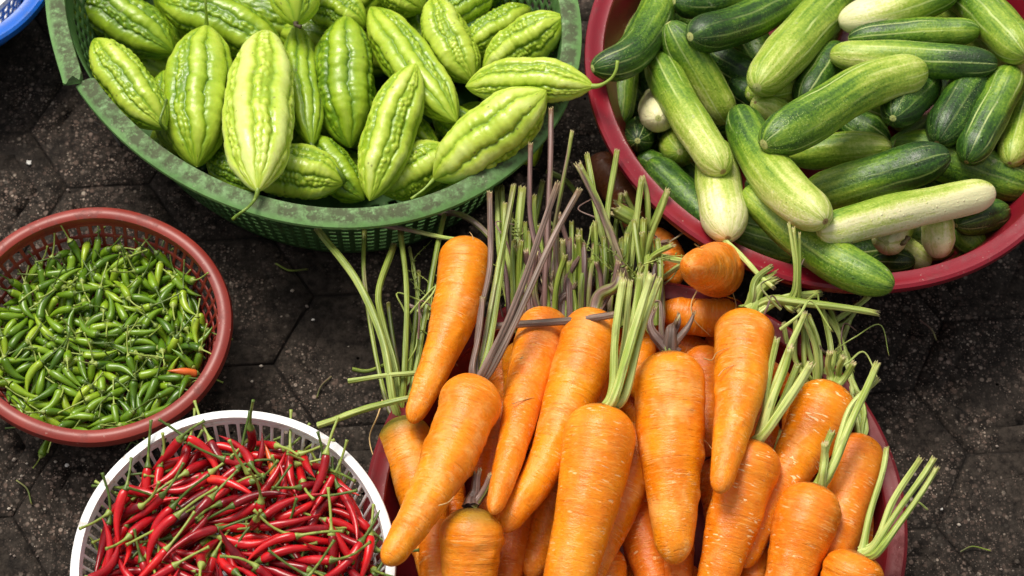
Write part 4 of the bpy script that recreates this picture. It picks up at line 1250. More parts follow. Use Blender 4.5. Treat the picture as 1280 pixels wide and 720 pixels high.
# loose stalks lying about
zt = lambda k_, i=0, d=.0: CAR[k_][1][i][2] + CAR[k_][2] + d
for x, y, x2, y2 in ((682, 376, 676, 352), (694, 374, 692, 348), (703, 378, 714, 356), (690, 380, 688, 362)):
    stalk('c3', [(x, y, .004), ((x + x2) / 2, (y + y2) / 2, .010), (x2, y2, .014)], 14, 1.0, .4, name='leaf_base', tipw=.3)
loose([(612, 407, zt('c3', 3, .012)), (690, 403, zt('c3', 3, .010)), (772, 393, zt('c4', 4, .008))], 11, 'loose purple stalk lying across two carrots at the back row', 1.0, .55)
loose([(435, 475, .125), (480, 471, .13), (522, 465, .135)], 8, 'short loose stalk sticking out left above the mossy shouldered carrot', .1, .45)
loose([(396, 531, .12), (440, 517, .13), (480, 506, .145), (512, 498, .15)], 10, 'pale loose stalk pointing left over the gap above the white colander', .0, .5)
loose([(470, 281, .115), (520, 290, .12), (577, 300, .14)], 7, 'thin mauve stalk running from the green lip to the headless carrot', .55, .75)
loose([(530, 268, .10), (570, 266, .11), (590, 275, .12), (613, 300, .12)], 9, 'bent mauve stalk behind the headless carrot', .6, .55)
loose([(902, 298, .168), (932, 326, .175), (968, 358, .19)], 8, 'pale stalk leaning on the burgundy rim below the whitish cucumber', .0, .8)
loose([(1036, 410, .10), (1050, 398, .10), (1088, 370, .11)], 9, 'pale stalk sticking out beyond the thick one at the right', .0, .8)
loose([(1044, 412, .085), (1056, 402, .085), (1068, 388, .09)], 9, 'short olive stalk under the thick one at the right', .0, .35)
loose([(686, 212, .05), (706, 228, .05), (720, 240, .05)], 8, 'olive stalk end in the dark gap by the green lip', .1, .3)
loose([(508, 382, .085), (525, 388, .085), (545, 394, .085)], 7, 'short mauve stalk in the shade left of the headless carrot', .9, .6)
loose([(440, 462, .09), (462, 464, .09), (482, 455, .09)], 6, 'dull green stalk bit in the shade beside the mossy shouldered carrot', .1, .1)

# leaf scraps and root hairs
o, C, r = CAR['h5']
fern([at(780, 345, C[0][2] + .05), at(755, 330, C[0][2] + .07), at(722, 292, C[0][2] + .07)], o, 8, .012, 1)
fern([at(805, 330, C[0][2] + .07), at(840, 320, C[0][2] + .075), at(875, 322, C[0][2] + .07)], o, 8, .008, 2)
fern([at(800, 350, C[0][2] + .06), at(770, 318, C[0][2] + .08), at(740, 300, C[0][2] + .08)], o, 8, .012, 3)
o, C, r = CAR['h4']
fern([at(650, 300, C[0][2] + .05), at(645, 280, C[0][2] + .055), at(640, 272, C[0][2] + .05)], o, 6, .008, 4)
o, C, r = CAR['h6']
for s_, (a, b, c_) in enumerate([((715, 345), (722, 330), (735, 318)), ((700, 352), (708, 350), (720, 345)), ((690, 290), (700, 280), (705, 268)), ((740, 350), (748, 335), (746, 318))]):
    fern([at(*a, C[0][2] + .03), at(*b, C[0][2] + .035), at(*c_, C[0][2] + .035)], o, 6, .009, 5 + s_)
o, C, r = CAR['c13']
for s_, (a, b, c_) in enumerate([((545, 420), (535, 375), (512, 350)), ((535, 400), (540, 360), (520, 340)), ((525, 370), (515, 330), (540, 300)), ((548, 380), (552, 330), (565, 300))]):
    fern([at(*a, C[0][2] - .005), at(*b, C[0][2]), at(*c_, C[0][2])], o, 6, .008, 15 + s_)
hair('c3', [(650, 448), (662, 446), (676, 449), (692, 446)]); hair('c3', [(640, 505), (655, 500), (668, 496)])
hair('c4', [(738, 402), (733, 408), (736, 414)]); hair('c4', [(716, 422), (728, 416), (742, 414)])
hair('c2', [(586, 488), (588, 496), (584, 500), (582, 506)]); hair('c2', [(548, 632), (560, 628), (568, 620)])
hair('c7', [(880, 448), (890, 450), (896, 441), (912, 434)], 1.8); hair('c7', [(898, 470), (905, 462), (918, 456)])
hair('c22', [(872, 362), (864, 380), (868, 400), (888, 420)], 1.8); hair('c22', [(916, 366), (920, 380), (918, 390)])
hair('c21', [(868, 305), (876, 310), (882, 306)]); hair('c21', [(905, 350), (915, 346), (922, 338)])
hair('c1', [(580, 318), (586, 312), (582, 328)]); hair('c1', [(592, 300), (590, 294), (587, 290)])
hair('c13', [(478, 500), (472, 520), (462, 545), (466, 568), (474, 580)], 2.2)
hair('c15', [(700, 560), (690, 575), (684, 580)]); hair('c6', [(880, 550), (886, 556), (890, 562)])

GREEN_DATA = '''4 108 668 503 63 57 154 95 3 32 -705 496 118 -131 87 -37 3 -896 -201 454 117 -148 51 -43 3 635 694 450 107 129 -82 -72 0 115 494 530 173 99 19 -6 4 813 -506 451 88 154 85 34 3 -67 591 532 94 -24 23 -173 4 -870 -402 450 51 -99 -137 93 5 -396 716 484 142 74 81 89 5 -495 546 489 104 149 -74 -38 3 502 333 510 91 -151 86 -40 3 -352 520 526 137 9 35 141 2 162 -141 551 68 -86 145 -83 1 -470 824 462 189 -55 -16 28 0 -711 -645 456 55 -182 60 -16 4 -660 -99 504 22 -12 156 122 3 711 708 498 58 -88 -167 33 5 -439 -239 523 56 -108 -135 83 0 363 -484 517 30 193 37 -18 3 825 -294 471 30 192 46 -15 0 -679 714 452 116 135 76 52 0 -685 156 507 70 -80 137 -100 2 -168 -854 468 25 157 117 29 3 172 964 452 24 1 140 141 0 -906 194 461 67 -7 96 -162 5 214 -572 508 53 -76 -150 95 1 600 -646 464 40 72 150 104 1 289 647 504 113 -20 33 -161 3 423 741 467 45 -82 144 -102 5 -217 892 473 166 -86 -5 70 5 342 865 478 199 22 -2 10 0 -276 504 521 47 -111 -124 100 4 630 380 494 67 -105 130 -87 3 493 -765 484 74 -9 39 182 2 -717 -313 485 20 -25 159 116 4 -621 -444 488 107 166 -29 -19 1 -448 -464 506 77 96 127 93 4 -577 342 504 86 127 -105 -74 3 -391 905 449 16 -27 189 -56 2 -92 -665 504 72 107 129 83 2 79 216 551 110 166 -2 -20 1 72 -166 555 113 -65 92 -121 1 -887 -15 468 166 109 3 22 4 -550 -624 475 46 -85 -148 94 4 37 -924 470 6 -32 -196 21 4 216 93 550 118 155 -25 -37 1 984 119 455 158 5 1 -122 3 509 -674 491 174 -71 39 -55 3 208 -299 541 71 113 125 81 3 400 -300 523 60 94 139 91 1 -798 480 462 187 60 18 32 0 -310 -18 552 37 195 -22 -14 0 316 355 537 167 98 -18 -45 2 -193 -671 500 92 -138 -92 63 1 461 122 526 9 -47 190 -38 5 -634 547 503 10 59 124 -145 2 673 -268 504 52 27 -94 -166 4 -593 697 528 163 91 50 53 2 -550 -11 520 109 167 -8 -5 5 658 120 500 15 16 -165 -111 3 64 987 488 105 -168 -23 -18 5 -765 618 543 103 -48 97 -133 0 950 -108 456 149 -91 -33 92 1 321 972 540 41 36 65 181 2 -579 -788 454 56 13 94 167 4 128 412 570 146 -100 -62 69 3 818 -388 465 27 190 54 -11 4 615 -59 511 118 156 -13 -41 3 359 -687 490 35 -116 -157 27 5 80 760 528 152 108 -55 -49 5 633 191 566 58 182 32 -50 3 -333 -809 463 44 -75 -156 91 0 -697 -727 505 66 8 87 167 0 -13 -982 456 193 45 1 -27 5 -746 -561 521 39 -17 -128 148 1 755 475 468 75 -57 94 -149 0 69 895 485 23 33 106 -165 3 -314 229 538 81 131 -109 -66 0 482 51 549 157 112 32 40 2 36 -480 548 148 -24 31 -128 4 882 134 514 33 109 128 103 5 1011 129 545 142 34 38 -132 1 -183 492 519 26 142 -137 -24 0 -973 131 508 95 36 -30 170 3 -98 -293 544 117 -161 16 1 3 30 -825 523 151 -126 16 33 1 -823 -207 500 68 103 155 29 5 -390 211 530 88 94 129 83 1 -94 928 491 154 82 -9 -98 0 784 659 562 93 154 -34 -81 0 156 790 484 54 -31 -13 190 1 -198 -365 534 26 198 -14 -10 3 305 -285 534 74 116 122 78 3 922 370 479 176 -4 -28 -90 1 194 -829 467 2 -65 180 59 3 -197 -830 559 184 55 13 54 4 -477 639 568 124 13 127 91 0 -333 -618 504 11 22 -26 -197 1 -692 438 503 123 102 -47 -111 3 -344 -944 507 165 79 -75 -30 4 -797 -467 556 22 195 -13 -34 4 -468 367 543 104 60 -30
-157 5 -308 -96 543 112 -165 1 7 4 327 448 545 179 31 6 -83 5 -870 571 579 58 136 18 -133 0 -375 -869 549 176 62 44 58 4 -835 -99 526 66 -35 99 -157 3 -38 129 558 39 191 -44 -14 5 -541 -407 558 100 127 -66 -97 2 -115 270 572 194 38 -8 32 1 721 314 490 84 -29 39 -175 5 622 -568 476 44 -177 80 9 2 -158 83 560 167 110 5 -5 2 -1007 -5 539 83 91 123 97 5 -373 312 622 85 83 -79 -140 1 431 -769 557 127 -10 35 -150 3 145 -185 626 61 -174 -77 12 0 -207 -487 534 0 -75 -171 70 4 824 -456 569 14 -129 -152 10 1 -288 666 512 170 -5 28 -101 4 -310 170 626 2 -2 -170 106 3 1003 -192 561 27 166 57 92 0 448 -876 450 128 -148 -18 36 3 -711 -696 571 70 -176 47 -44 0 -302 -219 571 47 -22 35 -190 2 860 -65 482 191 -34 20 44 1 695 374 540 144 78 79 84 0 853 215 470 178 35 16 -83 1 887 300 499 53 -81 -63 163 5 -73 -64 576 187 36 -24 -54 5 -416 -704 536 23 -18 -157 -120 3 655 -367 545 70 -137 -128 4 1 -940 431 590 53 -71 46 -174 3 26 15 570 154 -122 33 10 5 -583 609 604 26 109 -155 -59 2 -422 -230 605 127 136 64 36 1 126 -376 554 67 89 151 68 2 -839 -369 572 83 153 41 -90 2 -327 961 542 136 -139 4 46 1 -156 724 526 139 130 -60 -9 0 300 159 560 159 -88 41 -73 4 199 977 592 60 66 47 172 0 -454 -787 538 193 49 18 -5 3 715 20 494 1 18 168 108 5 281 807 554 0 5 -126 156 3 414 587 511 14 10 -94 176 0 -56 -498 532 56 -173 82 9 3 -76 -925 554 166 -112 -2 8 5 334 -720 565 99 102 72 121 4 -72 164 655 49 -55 166 -84 4 -893 319 496 11 -181 -81 26 4 -750 272 481 70 121 -119 -79 4 393 247 547 23 -3 127 153 0 899 -359 526 138 0 16 144 2 976 12 539 34 122 145 53 1 504 -278 513 24 146 -126 -48 5 -797 393 565 8 0 158 -122 5 -890 27 546 4 64 -138 130 4 -985 -242 528 140 77 32 -116 2 -154 362 561 65 -185 -20 37 5 -377 -23 646 161 -98 -21 64 5 -152 850 554 90 171 52 5 2 -18 -594 612 157 -122 0 14 5 -498 840 550 198 8 -7 25 0 276 -884 461 41 -166 -97 35 0 890 -229 570 110 -131 -61 84 0 -501 85 624 171 90 4 49 5 -633 -210 523 22 -13 -45 193 1 746 -685 524 183 -25 15 74 5 -471 15 614 11 -60 186 39 4 -535 -587 572 54 74 -110 -139 5 -266 -66 628 107 -27 58 -156 1 359 332 615 146 -20 44 -128 1 202 -745 550 80 63 -33 -169 4 118 -602 538 123 -45 -83 126 3 639 -492 592 76 -8 113 146 4 -550 312 589 107 -61 133 -85 5 913 425 552 154 66 -49 -97 4 -379 -559 575 90 30 -127 -122 0 422 513 554 74 -172 35 61 0 72 64 620 97 -3 15 174 4 25 925 564 27 -88 -139 111 2 430 -244 565 43 100 167 20 4 -245 921 594 20 80 -161 -86 5 -85 -1014 546 5 -19 8 199 1 24 -435 638 142 -31 -20 136 4 795 485 557 5 174 -98 -4 4 -484 -722 623 128 -151 5 28 1 883 -103 561 69 160 69 69 3 559 -127 521 1 41 192 37 0 709 -565 535 21 87 139 -113 0 -95 799 565 109 19 -116 120 0 593 -702 551 68 17 -48 -181 5 61 -763 571 106 153 -43 -61 0 217 740 599 44 187 -30 -46 2 240 -814 613 56 182 -54 -27 5 752 71 570 32 -39 -156 114 0 -541 86 524 112 165 -8 -4 2 180 -590 599 150 -81 -21 102 3 -969 -418 650 140 -21 -69 -123 4 -619 -516 602 110 54 -36 -154 1 -490 804 614 50 -87 -170 -32 4 902 -565 693 38 117 -154 31 3 229 889 625 1 78 -118 -142 4 -20 410
599 5 -98 -128 118 0 466 726 540 74 -49 -177 -30 0 -74 587 622 12 37 100 169 0 -605 -834 582 74 -158 75 63 4 -884 -63 597 47 -95 163 -49 3 231 -184 608 98 -42 -32 -166 3 -705 -284 577 78 -63 144 -96 0 -906 -368 520 75 -116 133 -57 3 -122 -153 574 176 -35 57 -68 4 -278 -671 604 81 103 125 84 2 115 -405 641 92 45 147 88 5 570 -292 568 66 139 -90 -91 5 -978 83 591 108 142 89 16 2 -87 955 611 61 45 93 -160 0 139 264 604 79 -35 -59 -170 0 507 -573 533 67 165 -74 -53 0 749 255 565 129 -37 -5 148 2 -15 -237 591 30 154 122 -21 5 -233 678 570 162 98 35 -55 2 370 -402 593 89 131 -81 -91 5 1022 -26 646 133 -115 -84 44 5 -151 -941 646 177 77 44 26 0 -40 -50 645 9 28 190 54 1 730 -229 579 27 -130 -147 29 3 -457 249 571 140 96 52 92 5 901 84 612 111 -80 -38 141 1 -575 482 631 2 94 -89 -153 1 640 570 522 145 -108 3 -85 5 -110 375 633 49 147 126 14 5 -299 -857 667 156 116 33 -35 4 246 374 626 112 -124 98 -52 4 -191 -264 642 133 146 11 30 0 400 -252 663 35 -91 29 172 2 565 351 569 113 27 128 100 2 339 -798 621 52 -58 -152 104 3 -430 -831 596 10 195 43 -7 4 -329 -203 684 20 -95 -123 124 3 -680 -479 587 37 -130 141 -41 5 757 -378 632 64 151 58 99 3 -757 124 578 181 85 -6 -2 3 -412 -350 628 42 141 88 102 0 111 -881 593 49 179 -20 -72 3 -318 -950 620 112 -157 51 5 3 -441 270 661 48 6 172 -91 5 -831 -194 583 34 45 -170 -89 5 158 -307 651 192 12 51 20 1 342 921 609 69 -36 -55 176 5 704 331 626 110 -94 -58 125 3 297 37 603 93 -177 -12 7 2 108 -961 577 31 34 17 194 5 -49 358 675 8 -127 149 42 4 240 116 639 100 -171 28 4 3 644 25 590 156 77 0 -98 0 -157 750 618 131 12 -10 150 4 402 -670 656 142 -27 31 -135 5 700 -146 648 8 -85 124 131 0 -757 -365 649 64 -7 29 -187 3 -581 -128 612 24 -20 -188 59 0 793 -112 602 49 -122 151 0 1 540 -668 584 33 -93 169 -42 2 719 46 646 148 -30 -45 123 1 -851 478 612 42 185 2 -64 4 -235 298 681 66 23 144 -119 1 -297 -102 697 62 -186 32 26 3 -381 969 639 134 134 61 -17 2 -196 -637 586 72 -94 -122 106 1 296 -432 610 181 12 16 -83 1 -835 -633 648 88 -105 28 -143 1 585 -392 601 78 178 26 42 1 -295 594 588 12 12 89 -178 1 -627 236 608 98 51 27 165 0 47 -647 662 183 27 49 57 1 -620 -253 673 68 24 -181 -44 3 578 -15 605 94 -156 79 -20 4 229 630 597 9 -3 -149 134 2 5 -1043 645 28 -42 136 138 0 -139 -370 605 140 132 41 -35 2 -205 -460 606 20 62 172 -79 4 -720 535 625 21 -86 -152 96 3 -815 127 666 60 -161 -77 67 4 507 466 568 108 144 84 -22 3 809 269 606 134 68 -73 -110 4 265 -897 556 36 46 133 138 5 477 259 648 51 -175 -80 16 0 609 705 525 33 74 183 3 0 572 427 605 30 66 -186 -18 3 -771 -32 620 138 -108 -56 78 5 -532 -472 668 11 -143 -139 4 5 936 179 647 54 39 100 160 3 -939 45 648 52 -103 155 -51 3 606 673 625 156 106 -37 55 5 223 -541 670 58 -21 70 -177 0 -328 522 630 24 -157 117 34 1 881 367 616 115 -21 -33 159 4 -641 760 630 78 76 -72 -152 2 645 121 699 23 -104 -147 84 1 -536 -175 683 113 162 10 -27 2 -197 -636 668 18 -194 46 9 1 -749 -223 649 122 -140 -72 22 0 631 -734 618 62 150 95 68 3 495 -594 630 31 -108 148 -73 3 -261 513 653 131 -29 -57 137
1 377 -72 553 61 -34 -29 185 5 766 -715 625 22 -81 181 5 1 580 812 538 85 -35 73 162 1 -650 633 646 46 133 -91 -109 1 -1063 87 665 24 115 -161 20 2 263 -1014 623 14 198 19 -16 5 -420 -339 723 10 -102 158 67 3 286 -576 654 185 -3 24 71 5 701 -465 670 16 1 197 28 2 611 859 655 181 25 56 -59 4 -420 -751 681 65 51 -108 -147 4 861 358 682 129 -110 65 -84 3 980 22 710 139 -56 69 -112 4 428 -58 634 137 146 -6 -6 0 110 439 672 103 -156 39 -58 2 -108 -907 697 6 9 -163 115 3 -889 218 578 13 9 -188 66 1 -638 -15 615 37 58 176 -66 1 10 628 664 101 -167 40 11 5 -673 -624 665 174 -92 28 -25 2 387 700 558 82 -160 76 43 5 -146 514 619 147 44 104 75 0 -561 600 692 193 -14 23 43 5 -12 811 613 118 87 78 111 3 -796 -14 689 55 168 94 7 1 444 935 601 84 143 30 -107 5 757 -239 652 101 -164 -13 53 5 -791 340 605 159 -121 0 -2 5 476 594 620 117 -148 65 -2 1 -735 -774 675 68 160 -99 -6 5 837 557 650 172 -80 30 -55 1 61 668 617 45 100 -23 -166 3 397 -388 670 112 -132 99 -13 0 -503 -935 665 2 -187 43 57 5 -124 -161 672 4 -18 -39 -195 3 -233 924 694 4 -127 154 10 1 287 -219 628 89 -7 -97 -150 3 -952 -167 662 131 78 -27 -126 5 987 -291 577 37 -112 129 97 4 269 -408 730 151 124 -35 -25 2 -647 63 667 145 103 73 55 3 544 220 705 99 153 74 37 4 -305 928 688 147 37 8 -130 2 511 789 598 100 80 -96 -120 2 514 -814 583 14 169 88 60 3 86 15 703 14 -27 168 104 3 -883 242 658 82 -180 -7 31 2 71 -497 705 12 128 152 -19 1 544 701 665 75 -124 129 -49 2 659 -828 680 174 -82 -14 53 2 865 -388 647 44 3 -194 -16 1 110 825 679 54 -13 89 -170 5 462 383 709 102 170 -11 -19 4 108 -750 705 130 143 49 13 1 817 200 671 22 108 166 15 5 -105 549 698 167 -109 10 15 0 -49 -427 656 123 -34 125 -90 1 91 566 581 85 -34 117 134 1 -334 -408 604 111 -47 -1 159 4 -1034 -198 696 50 150 -92 -80 1 860 -242 679 47 -52 -183 40 3 240 603 666 115 -121 99 -50 4 -411 765 645 85 66 -86 -145 0 -528 -276 700 45 41 -75 -175 1 -840 -284 700 137 -145 3 -1 1 -1026 300 661 98 -28 -159 -65 2 581 -402 679 89 -175 -27 24 4 -126 74 714 80 30 97 153 2 493 -246 640 4 80 179 -41 5 -487 156 682 64 40 164 86 4 -801 -413 715 151 -108 72 -17 1 258 -919 701 38 -151 124 -21 2 -765 727 638 53 -83 171 34 4 891 -146 696 32 28 149 -126 2 -463 719 707 126 -151 -24 27 1 -130 972 676 36 125 -110 -104 2 176 310 662 16 95 174 -24 1 -709 187 623 115 -83 6 -141 4 -625 -458 703 90 -58 146 -86 3 88 313 711 101 -80 -91 123 5 -483 -652 690 58 46 -155 -103 1 594 538 635 69 -20 22 -185 5 -76 -1055 674 84 170 -51 35 0 300 160 682 120 24 -100 -123 1 -220 -477 698 139 -119 54 -60 4 -46 -793 647 164 110 18 30 5 42 -216 709 145 -138 1 11 3 -410 468 699 71 -3 163 92 5 -289 -517 723 19 -192 50 12 0 -830 -510 655 121 -158 -3 17 5 655 495 680 37 151 115 51 4 70 87 720 168 98 -43 19 3 354 312 697 20 -12 82 181 0 723 437 659 50 122 149 -16 2 109 -942 653 17 27 -194 -37 5 476 668 674 52 110 158 3 0 640 -105 690 10 124 143 -64 4 -578 352 700 121 115 65 89 3 428 810 685 147 -112 -23 73 0 190 -61 657 17 69 -120 -143 1 -388 -435 656 4 113 -155 -56 4 825 672 697 83 -42 9
177 5 548 -642 663 34 102 -141 -93 1 -812 -186 668 4 -76 174 63 4 -764 316 673 103 -149 74 -40 5 186 523 731 17 -91 -162 71 0 -193 -66 705 15 -18 -95 175 0 475 -788 675 125 -50 -66 132 5 441 -954 641 189 -19 42 46 5 -578 90 706 32 78 169 66 5 423 -139 666 15 0 187 68 3 -130 -713 703 69 -66 175 -20 0 319 -915 659 61 -36 187 -6 5 24 888 669 114 154 54 17 0 -769 467 660 35 165 -99 -41 3 -292 139 709 101 106 89 103 1 760 -604 676 185 -24 9 72 3 246 -150 706 54 0 -11 192 5 445 42 694 118 -161 -3 -1 0 2 1038 600 17 -57 49 185 5 -381 653 722 115 140 76 36 3 306 501 695 89 -80 129 -95 3 -215 745 668 142 34 62 121 2 -121 -385 711 139 -72 66 -105'''

